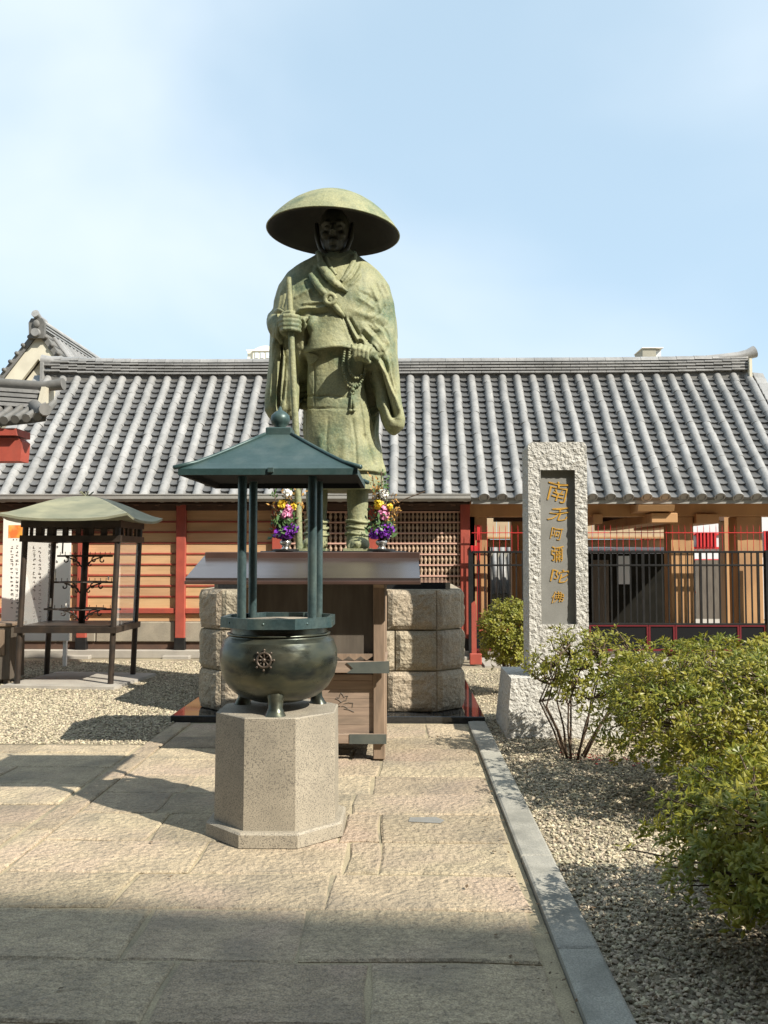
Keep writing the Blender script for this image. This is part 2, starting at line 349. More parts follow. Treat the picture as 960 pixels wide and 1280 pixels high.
def remeshed(mb, voxel, smooth_it=4, factor=0.5):
    me = mb.mesh('tmp', []); o = bpy.data.objects.new('tmp', me); COL.objects.link(o)
    r = o.modifiers.new('r', 'REMESH'); r.mode = 'VOXEL'; r.voxel_size = voxel
    if smooth_it:
        s = o.modifiers.new('s', 'SMOOTH'); s.iterations = smooth_it; s.factor = factor
    dg = bpy.context.evaluated_depsgraph_get(); dg.update()
    ev = o.evaluated_get(dg); m2 = bpy.data.meshes.new_from_object(ev)
    out = MB(); out.v = [tuple(v.co) for v in m2.vertices]; out.f = [tuple(p.vertices) for p in m2.polygons]; out.mi = [0] * len(out.f)
    bpy.data.objects.remove(o); bpy.data.meshes.remove(me); bpy.data.meshes.remove(m2)
    return out

# ================================================================== GROUND
PATH_L, PATH_R, KERB_R = -2.22, 0.62, 0.79
BACK = 8.76                                   # far end of the path, at the granite step
gm = MB(); gm.add([(-400, -400, -0.02), (400, -400, -0.02), (400, 900, -0.02), (-400, 900, -0.02)], [(0, 1, 2, 3)])
struct('ground', gm, m_ground)
pv = MB()
pv.add([(PATH_L - 6, -6, -0.007), (PATH_R, -6, -0.007), (PATH_R, 7.72, -0.007), (PATH_L - 6, 7.72, -0.007)], [(0, 1, 2, 3)])
pv.add([(PATH_L, 7.72, -0.007), (PATH_R, 7.72, -0.007), (PATH_R, 12.0, -0.007), (PATH_L, 12.0, -0.007)], [(0, 1, 2, 3)])
path = struct('stone_path', pv, m_mortar)

def slab(x0, x1, y0, y1, h, m, name, parent, jit=0.013):
    """one paving stone with worn uneven edges and a soft arris"""
    pts = []
    def edge(ax, ay, bx, by, n):
        for i in range(n):
            t = i / n
            pts.append((ax + (bx - ax) * t + random.uniform(-jit, jit), ay + (by - ay) * t + random.uniform(-jit, jit)))
    nx = 3 if x1 - x0 > 0.4 else 2
    edge(x0, y0, x1, y0, nx); edge(x1, y0, x1, y1, 2); edge(x1, y1, x0, y1, nx); edge(x0, y1, x0, y0, 2)
    cx, cy = (x0 + x1) / 2, (y0 + y1) / 2
    n = len(pts); mb = MB()
    k = 0.012
    ins = [(cx + (x - cx) * (1 - k / max(0.05, abs(x1 - x0) / 2)), cy + (y - cy) * (1 - k / max(0.05, abs(y1 - y0) / 2))) for x, y in pts]
    vs = [(x - cx, y - cy, -0.03) for x, y in pts] + [(x - cx, y - cy, h - 0.007) for x, y in pts] + [(x - cx, y - cy, h + random.uniform(-0.0015, 0.0015)) for x, y in ins]
    fs = [(i, (i + 1) % n, n + (i + 1) % n, n + i) for i in range(n)] + [(n + i, n + (i + 1) % n, 2 * n + (i + 1) % n, 2 * n + i) for i in range(n)] + [tuple(range(2 * n, 3 * n))]
    mb.add(vs, fs)
    o = link(name, mb.mesh(name, m), parent, (cx, cy, 0))
    o.rotation_euler = (random.uniform(-0.003, 0.003), random.uniform(-0.003, 0.003), 0)
    return o
rows = [8.72, 8.07, 7.59, 7.17, 6.66, 6.16, 5.67, 5.13, 4.62, 4.16, 3.63, 3.15, 2.66, 2.15, 1.62, 1.1, 0.6, 0.05, -0.5, -1.1]
given = {0: [-1.2, -0.35, 0.22], 2: [-1.3, -0.42], 3: [-1.05, -0.18], 4: [-1.5, -0.22], 5: [-1.55, -0.33], 6: [-1.45, -0.55, -0.36, -0.14], 7: [-1.1, -0.3, -0.12], 8: [-1.35, -0.36], 9: [-1.13, -0.43], 10: [-0.9, -0.13], 11: [-1.05, -0.33]}
for r in range(len(rows) - 1):
    y1, y0 = rows[r], rows[r + 1]
    cuts = given.get(r)
    if cuts is None:
        cuts = []; x = PATH_L + 0.17 + random.uniform(0.6, 1.0)
        while x < PATH_R - 0.4: cuts.append(x); x += random.uniform(0.65, 1.05)
    xs = [PATH_L + 0.17] + cuts + [PATH_R - 0.02]
    if r >= 7: xs[-1] = PATH_R - random.uniform(0.03, 0.07)
    for a, b in zip(xs[:-1], xs[1:]):
        g = random.uniform(0.004, 0.011)
        slab(a + g, b - g, y0 + random.uniform(0.003, 0.010), y1 - random.uniform(0.003, 0.010), random.uniform(-0.001, 0.006), m_pave, 'paving_slab', path)
# cross paving to the left and its border strip
y = 7.70; r = 0
while y > -1.0:
    d = random.uniform(0.44, 0.56); x = PATH_L - 0.02
    if r == 0: d = 0.3
    while x > PATH_L - 5.0:
        w = random.uniform(0.7, 1.15)
        if x - w < -1.9 - 0.62 * max(0, y) - 1.2 and y < 6: break
        g = random.uniform(0.004, 0.010)
        slab(x - w + g, x - g, y - d + 0.006, y - 0.006, random.uniform(-0.001, 0.006), m_pave, 'paving_slab', path); x -= w
    y -= d; r += 1
y = BACK - 0.02
while y > 0.2:
    d = random.uniform(0.9, 1.35)
    slab(PATH_L + 0.004, PATH_L + 0.166, y - d + 0.004, y - 0.004, 0.007, m_pave if y > 4 else m_kerb, 'border_stone', path, 0.003); y -= d
y = BACK - 0.02
kerb_cuts = [BACK - 0.02, 7.4, 6.1, 4.85, 3.72, 2.5, 1.2, 0.0, -1.2]
for a, b in zip(kerb_cuts[:-1], kerb_cuts[1:]):
    slab(PATH_R + 0.004, KERB_R, b + 0.003, a - 0.003, 0.028, m_kerb, 'kerb_stone', path, 0.002)

link('stone_patch', MB().add([(0.03, 5.50, .0085), (0.22, 5.47, .0085), (0.25, 5.53, .0085), (0.20, 5.60, .0085), (0.04, 5.59, .0085)], [(0, 1, 2, 3, 4)]).mesh('stone_patch', m_panel), path)
# gravel: a bed with loose pebbles scattered as real geometry
def gravel(name, quads, areas, seed):
    mb = MB()
    for (x0, x1, y0, y1, z) in quads: mb.add([(x0, y0, z), (x1, y0, z), (x1, y1, z), (x0, y1, z)], [(0, 1, 2, 3)])
    rng = np.random.default_rng(seed); P = []
    for (x0, x1, y0, y1, dens) in areas:
        n = int((x1 - x0) * (y1 - y0) * dens)
        P.append(np.stack([rng.uniform(x0, x1, n), rng.uniform(y0, y1, n), rng.uniform(-0.008, 0.006, n)], 1))
    P = np.concatenate(P)
    me = mb.mesh(name, m_ground); base = len(me.vertices)
    pts = bpy.data.meshes.new(name + '_points'); pts.vertices.add(len(P)); pts.vertices.foreach_set('co', P.ravel())
    o = link(name, me); o['kind'] = 'structure'
    q = link('pebbles', pts); q['kind'] = 'stuff'; q['label'] = 'loose beige and grey pebbles of the gravel bed'
    ng = bpy.data.node_groups.new('pebble_scatter', 'GeometryNodeTree')
    ng.interface.new_socket('Geometry', in_out='INPUT', socket_type='NodeSocketGeometry'); ng.interface.new_socket('Geometry', in_out='OUTPUT', socket_type='NodeSocketGeometry')
    N = ng.nodes; L = ng.links
    gi = N.new('NodeGroupInput'); go = N.new('NodeGroupOutput')
    ico = N.new('GeometryNodeMeshIcoSphere'); ico.inputs['Radius'].default_value = 1.0; ico.inputs['Subdivisions'].default_value = 1
    ss = N.new('GeometryNodeSetMaterial'); ss.inputs['Material'].default_value = m_pebble
    iop = N.new('GeometryNodeInstanceOnPoints')
    rs = N.new('FunctionNodeRandomValue'); rs.data_type = 'FLOAT_VECTOR'; rs.inputs[0].default_value = (0.004, 0.004, 0.003); rs.inputs[1].default_value = (0.019, 0.014, 0.010)
    rr = N.new('FunctionNodeRandomValue'); rr.data_type = 'FLOAT_VECTOR'; rr.inputs[0].default_value = (-0.5, -0.5, 0); rr.inputs[1].default_value = (0.5, 0.5, 6.28); rr.inputs['Seed'].default_value = 5
    L.new(gi.outputs[0], iop.inputs['Points']); L.new(ico.outputs[0], ss.inputs[0]); L.new(ss.outputs[0], iop.inputs['Instance'])
    L.new(rs.outputs[0], iop.inputs['Scale']); L.new(rr.outputs[0], iop.inputs['Rotation']); L.new(iop.outputs[0], go.inputs[0])
    q.modifiers.new('scatter', 'NODES').node_group = ng
    pts.materials.append(m_pebble)
    return o
gravel('gravel_bed', [(KERB_R + 0.002, 9, -3, 13.2, -0.004)],
       [(KERB_R + 0.01, 2.4, 2.2, 5.0, 4200), (KERB_R + 0.01, 3.2, 5.0, 9.0, 3000), (0.62, 4.5, 9.0, 13.0, 900), (2.4, 5, 3, 5, 700)], 3)
gravel('gravel_court', [(-12, PATH_L - 0.002, 7.72, 14.2, -0.004)],
       [(-4.8, PATH_L - 0.01, 7.74, 10.5, 3000), (-6.5, PATH_L + 0.1, 10.5, 13.9, 1700)], 4)

deb = MB(); drg = random.Random(8)
for _ in range(330):
    if drg.random() < 0.55: p = Vector((KERB_R + abs(drg.gauss(0, .5)) + .02, drg.uniform(2.6, 8.5), .012))
    elif drg.random() < 0.6: p = Vector((PATH_R - abs(drg.gauss(0, .12)), drg.uniform(2.4, 8.5), .013))
    else: p = Vector((drg.uniform(-4.5, .6), drg.uniform(2.6, 8.6), .013))
    a = drg.uniform(0, 6.28); u = Vector((math.cos(a), math.sin(a), drg.uniform(0, .3))); w = Vector((-u.y, u.x, drg.uniform(-.2, .2))); q = drg.uniform(.012, .035)
    deb.add([p, p + u * q * .5 + w * q * .28, p + u * q, p + u * q * .5 - w * q * .28], [(0, 1, 2, 3)])
o = link('leaf_litter', deb.mesh('leaf_litter', m_litter)); o['kind'] = 'stuff'; o['label'] = 'small dry leaves scattered along the kerb and paving'
# ================================================================== UNSEEN HALL BEHIND THE CAMERA, casts the foreground shade, widened to cut sky fill
hall = thing('shading_hall', 'unseen tiled hall behind the camera, shaped to shade the foreground and block sky light', 'hall', (4, -9, 0))
part('wall', MB().box(-26, 38, -14, -8.2, 0, 9.6), m_shadewood, hall)
for k in range(17): part('post', MB().tube([(-26 + 4 * k, -7.9, 0), (-26 + 4 * k, -7.9, 9.3)], 0.28, 12), m_red, hall, True)
def hr(x): return -0.10 * (x - 17)
r_ = MB(); RH = 19.95; EH_, HC, HD = 9.2, -9.2, 5.6
xs = (-30.0, 42.0)
for sgn in (1, -1):
    r_.add([(xs[0], HC + HD * sgn + hr(xs[0]), EH_), (xs[1], HC + HD * sgn + hr(xs[1]), EH_), (xs[1], HC + hr(xs[1]), RH), (xs[0], HC + hr(xs[0]), RH)], [(0, 1, 2, 3)])
r_.add([(xs[0], HC + HD + hr(xs[0]), EH_), (xs[0], HC - HD + hr(xs[0]), EH_), (xs[0], HC + hr(xs[0]), RH)], [(0, 1, 2)])
r_.add([(xs[1], HC + HD + hr(xs[1]), EH_), (xs[1], HC - HD + hr(xs[1]), EH_), (xs[1], HC + hr(xs[1]), RH)], [(0, 1, 2)])
part('roof', r_, m_oldtile, hall)

# ================================================================== CORRIDOR (the long tiled building)
EY, EZ, RY, RZ = 14.2, ZA(621, 14.2), 16.7, ZA(470, 16.7)
WY = 14.6
cor = thing('temple_corridor', 'long low temple corridor with silver grey tiled roof, vermilion posts and ochre plank walls', 'building', (0, WY, 0))
SL = math.hypot(RY - EY, RZ - EZ); ANG = math.atan2(RZ - EZ, RY - EY)
up = Vector((0, math.cos(ANG), math.sin(ANG))); nrm = Vector((0, -math.sin(ANG), math.cos(ANG)))
COLW = 0.285; X0 = XA(513, RY); I0, I1 = -24, 22
XL = X0 + (I0 - 0.75) * COLW; XR = X0 + (I1 + 0.8) * COLW
def RP(x, s, n=0.0): return Vector((x, EY, EZ)) + up * s + nrm * n
# deck
d_ = MB()
for a, b in ((-0.14, -0.03),):
    vs = []
    for x in (XL, XR):
        for s, n in ((0.02, a), (0.02, b), (SL, b), (SL, a)): vs.append(RP(x, s, n))
    d_.add(vs, [(0, 1, 2, 3), (7, 6, 5, 4), (0, 4, 5, 1), (1, 5, 6, 2), (2, 6, 7, 3), (3, 7, 4, 0)])
# back slope
vs = [(XL, RY, RZ - 0.02), (XR, RY, RZ - 0.02), (XR, 2 * RY - EY, EZ), (XL, 2 * RY - EY, EZ)]
d_.add(vs + [(x, y, z - 0.12) for x, y, z in vs], [(0, 1, 2, 3), (7, 6, 5, 4), (2, 6, 7, 3), (1, 5, 6, 2), (0, 3, 7, 4)])
deck = part('roof', d_, m_shadewood, cor)
# round cover tile (half barrel, thicker lower lip), local frame: x across, y up the slope, z out
TL = SL / 11
def barrel(r0, r1, L, n=7, cap=False, t=0.0):
    mb = MB(); vs = []
    for y, r in ((-0.012, r0), (0.05, r0), (0.055, r1), (L, r1)):
        for k in range(n + 1):
            a = math.pi * k / n; vs.append((r * math.cos(a), y, r * math.sin(a) * 1.05 - 0.01))
    fs = [(j * (n + 1) + k, j * (n + 1) + k + 1, (j + 1) * (n + 1) + k + 1, (j + 1) * (n + 1) + k) for j in range(3) for k in range(n)]
    fs = [tuple(reversed(f)) for f in fs]
    mb.add(vs, fs); mb.add([vs[k] for k in range(n + 1)], [tuple(range(n + 1))])
    if cap:
        rr = r0 * 1.08; c = []
        for k in range(14): c.append((rr * math.cos(2 * math.pi * k / 14), rr * math.sin(2 * math.pi * k / 14)))
        o = len(mb.v)
        mb.add([(x, -0.05, z + 0.0) for x, z in c] + [(x, -0.012, z) for x, z in c] + [(x * 0.78, -0.05, z * 0.78) for x, z in c] + [(x * 0.74, -0.038, z * 0.74) for x, z in c],
               [(i, 14 + i, 14 + (i + 1) % 14, (i + 1) % 14) for i in range(14)] + [(i, (i + 1) % 14, 28 + (i + 1) % 14, 28 + i) for i in range(14)] + [(28 + i, 28 + (i + 1) % 14, 42 + (i + 1) % 14, 42 + i) for i in range(14)] + [tuple(range(42, 56))])
    return mb
cov = barrel(0.0785, 0.0775, TL).mesh('cover_tile', m_tile, True); cov.set_sharp_from_angle(angle=math.radians(40))
cov_e = barrel(0.081, 0.0785, TL, cap=True).mesh('eave_tile', m_tile, True); cov_e.set_sharp_from_angle(angle=math.radians(40))
NPR = 21; PL = SL / NPR
def pan(w, L):
    """curved pan tile: a sheet with a raised lower lip that overhangs the tile below"""
    mb = MB(); n = 4; vs = []
    for y, z in ((-0.045, -0.002), (-0.045, 0.056), (L + 0.03, 0.004), (0.02, 0.0)):
        for k in range(n + 1):
            u = -1 + 2 * k / n; vs.append((u * w / 2, y, z + 0.03 * (u * u - 0.6)))
    m = n + 1
    fs = [(k, k + 1, m + k + 1, m + k) for k in range(n)] + [(m + k, m + k + 1, 2 * m + k + 1, 2 * m + k) for k in range(n)] + [(k + 1, k, 3 * m + k, 3 * m + k + 1) for k in range(n)]
    mb.add(vs, fs); return mb
panm = pan(COLW - 0.10, PL).mesh('pan_tile', m_pantile, True); panm.set_sharp_from_angle(angle=math.radians(30))
def far_tiles(tmpl, places, name, m):
    """tiles higher up the roof: real geometry, one piece of stuff"""
    tv = np.array([v.co[:] for v in tmpl.vertices]); tf = [tuple(p.vertices) for p in tmpl.polygons]
    R = np.array(Matrix.Rotation(ANG, 3, 'X')); mb = MB()
    for p in places: mb.add((tv @ R.T) + np.array(p[:]), tf)
    o = part(name, mb, m, deck, True, kind='stuff', auto=35); return o
hi = []
for i in range(I0, I1 + 1):
    x = X0 + i * COLW
    for j in range(11):
        p = RP(x, j * TL, 0.018)
        if j < 6: inst('eave_tile' if j == 0 else 'cover_tile', cov_e if j == 0 else cov, deck, p + Vector((random.uniform(-.008, .008), 0, random.uniform(-.004, .004))), (ANG + random.uniform(-.008, .008), 0, random.uniform(-.014, .014)))
        else: hi.append(p + Vector((random.uniform(-.009, .009), 0, random.uniform(-.004, .004))))
far_tiles(cov, hi, 'upper_cover_tiles', m_tile)
hi = []
for i in range(I0, I1):
    x = X0 + (i + 0.5) * COLW
    for j in range(NPR):
        p = RP(x, j * PL, -0.02)
        if j < 6: inst('pan_tile', panm, deck, p, (ANG + random.uniform(-.02, .02), 0, 0))
        else: hi.append(p + Vector((0, 0, random.uniform(-.003, .003))))
far_tiles(panm, hi, 'upper_pan_tiles', m_pantile)
# ridge: flat courses with a rounded cap course
rid = part('ridge', MB().box(XL + 0.25, XR - 0.25, RY - 0.09, RY + 0.09, RZ - 0.15, RZ + 0.27), m_oldtile, cor)
RX0, RX1 = XA(52, RY), XA(938, RY); nr = 40; rl = (RX1 - RX0) / nr
noshi = MB().box(0.002, rl - 0.002, -0.15, 0.15, 0, 0.034, 0.005).mesh('ridge_tile', m_tile)
capm = MB()
cv = []
for x in (0.002, rl - 0.004):
    for k in range(8):
        a = math.pi * k / 7; cv.append((x, 0.105 * math.cos(a), 0.085 * math.sin(a)))
capm.add(cv, [(k, k + 1, 9 + k, 8 + k) for k in range(7)] + [tuple(range(7, -1, -1)), tuple(range(8, 16))]); capm = capm.mesh('ridge_cap_tile', m_tile, True); capm.set_sharp_from_angle(angle=math.radians(50))
def sway(x): return 0.0015 * max(0, abs(x + 0.1) - 3) ** 3 * 0.9
for k in range(nr):
    x = RX0 + k * rl
    for c in range(4):
        inst('ridge_tile', noshi, rid, (x + (rl / 2 if c % 2 and k < nr - 1 else 0), RY + 0.004 * (3 - c), RZ + 0.02 + 0.056 * c + sway(x)), None, (1, 1.1 - 0.045 * c, 1))
    inst('ridge_cap_tile', capm, rid, (x, RY, RZ + 0.252 + sway(x)))
# small closing tiles between the columns under the ridge
cl = MB().ball((0, 0, 0), (0.085, 0.05, 0.045), 8, 4).mesh('closing_tile', m_oldtile, True)
for i in range(I0, I1): inst('closing_tile', cl, rid, RP(X0 + (i + 0.5) * COLW, SL - 0.03, 0.05) + Vector((0, 0, 0.0)))
# ridge ends: board, upturned horn tile
for s, xe in ((1, RX1), (-1, RX0)):
    part('ridge_end_board', MB().box(xe - 0.02, xe + 0.03, RY - 0.2, RY + 0.2, RZ - 0.14, RZ + 0.26), m_plaster if s > 0 else m_tile, rid)
    hz = RZ + 0.26
    part('horn_tile', MB().tube([(xe - s * 0.75, RY - 0.02, hz + 0.03), (xe - s * 0.45, RY - 0.02, hz + 0.045), (xe - s * 0.15, RY - 0.02, hz + 0.075), (xe + s * 0.02, RY - 0.02, hz + 0.115), (xe + s * 0.15, RY - 0.02, hz + 0.165)] if s > 0 else
                             [(xe + 0.6, RY - 0.02, hz + 0.02), (xe + 0.2, RY - 0.02, hz + 0.03), (xe - 0.05, RY - 0.05, hz + 0.05)],
                             [0.07, 0.085, 0.09, 0.095, 0.115] if s > 0 else [0.07, 0.09, 0.12], 12), m_tile, rid, True, auto=40)
# rake edge tiles at the right gable
rk = MB().box(0, 0.20, -0.02, PL * 1.2, 0, 0.03, 0.006).mesh('rake_tile', m_tile)
for s, xe in ((1, XR - 0.13), (-1, XL - 0.06)):
    for j in range(NPR): inst('rake_tile', rk, deck, RP(xe, j * PL, 0.0), (ANG, 0.10 * s, 0))
# under-eave: rafters, fascia, gutter on the left part
GX1 = XA(588, EY)
part('gutter', MB().extrude_x([(EY - 0.13, EZ + 0.03), (EY - 0.13, EZ - 0.035), (EY - 0.10, EZ - 0.075), (EY - 0.01, EZ - 0.075), (EY + 0.005, EZ - 0.05), (EY + 0.005, EZ - 0.03), (EY - 0.1, EZ + 0.0), (EY - 0.105, EZ + 0.03)], XL, GX1), m_gutter, cor)
part('gutter_lip', MB().box(XL, GX1 + 0.01, EY - 0.138, EY - 0.112, EZ + 0.022, EZ + 0.042), m_gutter, cor)
part('fascia', MB().box(GX1 + 0.02, XR, EY + 0.0, EY + 0.04, EZ - 0.115, EZ - 0.055), m_gutter, cor)
raf = MB().box(-0.04, 0.04, 0, (WY - EY) / math.cos(ANG) , -0.09, 0, 0.004).mesh('rafter', m_shadewood)
for k in range(38):
    x = XL + 0.2 + k * 0.342
    if x < GX1: inst('rafter', raf, cor, RP(x, 0.06, -0.15), (ANG * 0.93, 0, 0))
# ------------ left wall
PXS = [106, 228, 347, 467, 581]
posts_x = [XA(p, WY) for p in PXS]
pw = 0.155
for x in [posts_x[0] - 1.54 * k for k in (2, 1)] + posts_x:
    p = part('post', MB().box(x - pw / 2, x + pw / 2, WY - 0.13, WY + 0.03, 0.30, EZ + 0.05, 0.008), m_red, cor)
    part('post_boot', MB().box(x - pw / 2 - 0.008, x + pw / 2 + 0.008, WY - 0.14, WY + 0.035, 0.03, 0.302, 0.004), m_blackmetal, p)
    part('footing_stone', MB().box(x - 0.24, x + 0.2, WY - 0.30, WY + 0.12, -0.03, 0.035, 0.012), m_concrete, p)
zt = lambda py: ZA(py, WY - 0.05)
xa0 = posts_x[0] - 2 * 1.54
bat = [652, 665, 678.5, 692, 705.5, 719, 732.5, 746]
def run(xl, xr):
    plank_z = [632] + bat + [763]
    for k in range(len(plank_z) - 1):
        z1, z0 = zt(plank_z[k]), zt(plank_z[k + 1])
        part('plank', MB().box(xl + pw / 2, xr - pw / 2, WY - 0.045, WY, z0 + 0.004, z1 - 0.004), m_plank, cor)
    for q in bat: part('batten', MB().box(xl + pw / 2, xr - pw / 2, WY - 0.060, WY - 0.046, zt(q) - 0.014, zt(q) + 0.014, 0.003), m_red, cor)
    part('bottom_rail', MB().box(xl + pw / 2, xr - pw / 2, WY - 0.10, WY - 0.01, zt(767), zt(760.5), 0.006), m_red, cor)
    part('skirting_board', MB().box(xl + pw / 2, xr - pw / 2, WY - 0.04, WY + 0.01, zt(777), zt(768)), m_plank, cor)
allx = [xa0, xa0 + 1.54] + posts_x
for a, b in zip(allx[:4], allx[1:5]): run(a, b)
# stone base blocks
x = xa0
while x < posts_x[4] - 0.1:
    w = random.uniform(0.62, 0.70)
    part('base_stone', MB().box(x + 0.006, min(x + w, posts_x[4]) - 0.006, WY - 0.06, WY + 0.08, zt(803), zt(777.5), 0.015), m_granite, cor); x += w
part('sill_shadow_board', MB().box(xa0, posts_x[4], WY - 0.02, WY + 0.06, 0.0, zt(803.5)), m_shadewood, cor)
part('step_stone', MB().box(xa0, posts_x[4] + 0.1, WY - 0.18, WY - 0.021, -0.02, 0.11, 0.01), m_concrete, cor)
# turned-spindle lattice between the posts behind the statue
spm = MB().lathe([(0.020, 0), (0.022, 0.02), (0.012, 0.035), (0.030, 0.08), (0.030, 0.105), (0.013, 0.14), (0.022, 0.152), (0.02, 0.166)], n=7).mesh('spindle', m_spindle, True)
lat_rows = [640, 653, 666.5, 679.5, 693, 706.5, 720, 733.5]
for a, b, cnt in ((posts_x[2], posts_x[3], 17), (posts_x[3], posts_x[4], 20)):
    for q in lat_rows + [747, 760]:
        part('lattice_rail', MB().box(a + pw / 2, b - pw / 2, WY - 0.085, WY - 0.025, zt(q) - 0.013, zt(q) + 0.013, 0.003), m_rail, cor)
    part('lattice_back', MB().box(a + pw / 2, b - pw / 2, WY + 0.05, WY + 0.07, zt(777), zt(632)), m_shadewood, cor)
    part('skirting_board', MB().box(a + pw / 2, b - pw / 2, WY - 0.04, WY + 0.01, zt(777), zt(761.5)), m_plank, cor)
    for q in lat_rows[1:]:
        for k in range(cnt):
            x = a + pw / 2 + (k + 0.5) * (b - a - pw) / cnt
            inst('spindle', spm, cor, (x, WY - 0.055, zt(q) + 0.0135 - 0.0), None, (1, 1, (zt(640) - zt(653) - 0.028) / 0.166))
    for k in range(cnt):
        x = a + pw / 2 + (k + 0.5) * (b - a - pw) / cnt
        if (k + 1) % 2: inst('spindle', spm, cor, (x, WY - 0.055, zt(760) + 0.0135), None, (1.15, 1.15, (zt(747) - zt(760) - 0.028) / 0.166))
part('head_beam', MB().box(xa0, posts_x[4], WY - 0.10, WY + 0.05, zt(638), EZ + 0.10), m_shadewood, cor)
# gable end at the far left and ceiling closing the eave
part('soffit', MB().extrude_x([(EY + 0.08, EZ - 0.12), (WY, EZ + 0.02), (WY, EZ + 0.06), (EY + 0.08, EZ - 0.10)], XL, GX1), m_shadewood, cor)
# ------------ open passage on the right: pillars, beams
YP = 14.6
for (a, b, y0, zt_) in ((586, 609, YP, 632), (838, 867, YP, 646), (921, 953, YP, 646)):
    part('pillar', MB().box(XA(a, y0), XA(b, y0), y0 - 0.02, y0 + 0.36, 0.0, ZA(zt_, y0), 0.012), m_tan, cor)
for (a, b, y0, zt_) in ((640, 668, 18.4, 640), (905, 921, 18.4, 640), (1010, 1040, 14.6, 640)):
    part('pillar', MB().box(XA(a, y0), XA(b, y0), y0 - 0.02, y0 + 0.3, 0.0, ZA(zt_, y0), 0.012), m_tan, cor)
part('beam', MB().box(XA(586, YP), XR - 0.1, YP - 0.05, YP + 0.28, ZA(646, YP), ZA(630, YP) + 0.15, 0.01), m_tan, cor)
part('beam', MB().box(XA(618, 18.4), XR - 0.1, 18.35, 18.6, ZA(652, 18.4), ZA(636, 18.4), 0.01), m_shadewood, cor)
for a, b in ((806, 838), (740, 752), (868, 897)):
    part('cross_beam', MB().box(XA(a, YP), XA(b, YP), YP - 0.42 if a == 806 else YP - 0.12, 18.4, ZA(655, YP), ZA(643, YP) - 0.0, 0.01), m_tan, cor)
part('bracket_arm', MB().extrude_x([(YP - 0.55, ZA(634, YP)), (YP - 0.5, ZA(641, YP)), (YP - 0.05, ZA(642.5, YP)), (YP - 0.05, ZA(631, YP))], XA(788, YP), XA(832, YP)), m_tan, cor)
part('passage_ceiling', MB().extrude_x([(EY + 0.1, EZ - 0.10), (YP - 0.06, EZ + 0.06), (18.8, EZ + 0.06), (18.8, EZ + 0.1), (YP - 0.06, EZ + 0.1), (EY + 0.1, EZ - 0.07)], GX1 + 0.02, XR - 0.05), m_tan, cor)
for xg in (XL + 0.15, XR - 0.25): part('gable_wall', MB().extrude_x([(EY + 0.55, EZ + 0.12), (2 * RY - EY - 0.55, EZ + 0.12), (RY, RZ - 0.32)], xg, xg + 0.08), m_plaster, cor)
part('end_wall', MB().box(posts_x[4] + 0.085, posts_x[4] + 0.16, WY - 0.02, 18.8, 0, EZ + 0.05), m_tan, cor)
part('back_wall', MB().box(xa0, posts_x[4] + 0.08, 18.7, 18.8, 0, EZ + 0.05), m_tan, cor)
fl = MB().box(posts_x[4] + 0.2, 9.0, 13.3, 26.0, -0.03, 0.012)
struct('passage_floor', fl, m_concrete)
for k in range(5):
    o = slab(1.6 + k * 1.15, 2.72 + k * 1.15, 13.32, 14.4, 0.03, m_concrete, 'paving_slab', path, 0.004)

# ================================================================== GATE in the passage
GY = 14.32
gx0, gx1 = XA(590, GY), XA(955, GY)
gate = thing('iron_gate', 'black barred iron gate with dark red framed lower panels and thin red spikes above', 'gate', ((gx0 + gx1) / 2, GY, 0))
gz = lambda q: ZA(q, GY)
for q, h in ((690, 0.035), (706.5, 0.03), (779.5, 0.03)):
    part('rail', MB().box(gx0, gx1, GY - 0.02, GY + 0.02, gz(q) - h / 2, gz(q) + h / 2, 0.003), m_blackmetal, gate)
nb = 46
barm = MB().box(-0.0105, 0.0105, -0.0105, 0.0105, 0, gz(690) - gz(779.5) - 0.02).mesh('bar', m_blackmetal)
for k in range(nb + 1):
    x = gx0 + (gx1 - gx0) * k / nb
    inst('bar', barm, gate, (x, GY, gz(779.5) + 0.01), None, (1.7, 1.7, 1) if k % 9 == 0 else None)
spk = MB().lathe([(0.0045, 0), (0.0045, gz(660) - gz(690)), (0.001, gz(656) - gz(690))], n=5).mesh('spike', m_redbright)
for k in range(0, nb + 1):
    x = gx0 + (gx1 - gx0) * (k + 0.5) / (nb + 1); inst('spike', spk, gate, (x, GY + 0.03, gz(690)))
part('spike_rail', MB().box(gx0, gx1, GY + 0.02, GY + 0.036, gz(666) - 0.006, gz(666) + 0.006), m_redbright, gate)
seg = [590, 655, 735, 809, 842, 922, 955]
for a, b in zip(seg[:-1], seg[1:]):
    xa_, xb_ = XA(a, GY), XA(b, GY)
    pn = part('lower_panel', MB().box(xa_ + 0.02, xb_ - 0.02, GY - 0.008, GY + 0.008, gz(811), gz(782)), m_blackpanel, gate)
    fr = MB()
    fr.box(xa_ + 0.004, xb_ - 0.004, GY - 0.02, GY + 0.02, gz(813), gz(810.5)); fr.box(xa_ + 0.004, xb_ - 0.004, GY - 0.02, GY + 0.02, gz(782.5), gz(780.8))
    fr.box(xa_ + 0.004, xa_ + 0.03, GY - 0.018, GY + 0.018, gz(810.4), gz(782.6)); fr.box(xb_ - 0.03, xb_ - 0.004, GY - 0.018, GY + 0.018, gz(810.4), gz(782.6))
    part('panel_frame', fr, m_darkred, pn)
part('gate_post', MB().box(gx1 + 0.01, gx1 + 0.07, GY - 0.04, GY + 0.04, 0, gz(688)), m_blackmetal, gate)
part('gate_post', MB().box(gx0 - 0.06, gx0 - 0.01, GY - 0.04, GY + 0.04, 0, gz(688)), m_blackmetal, gate)
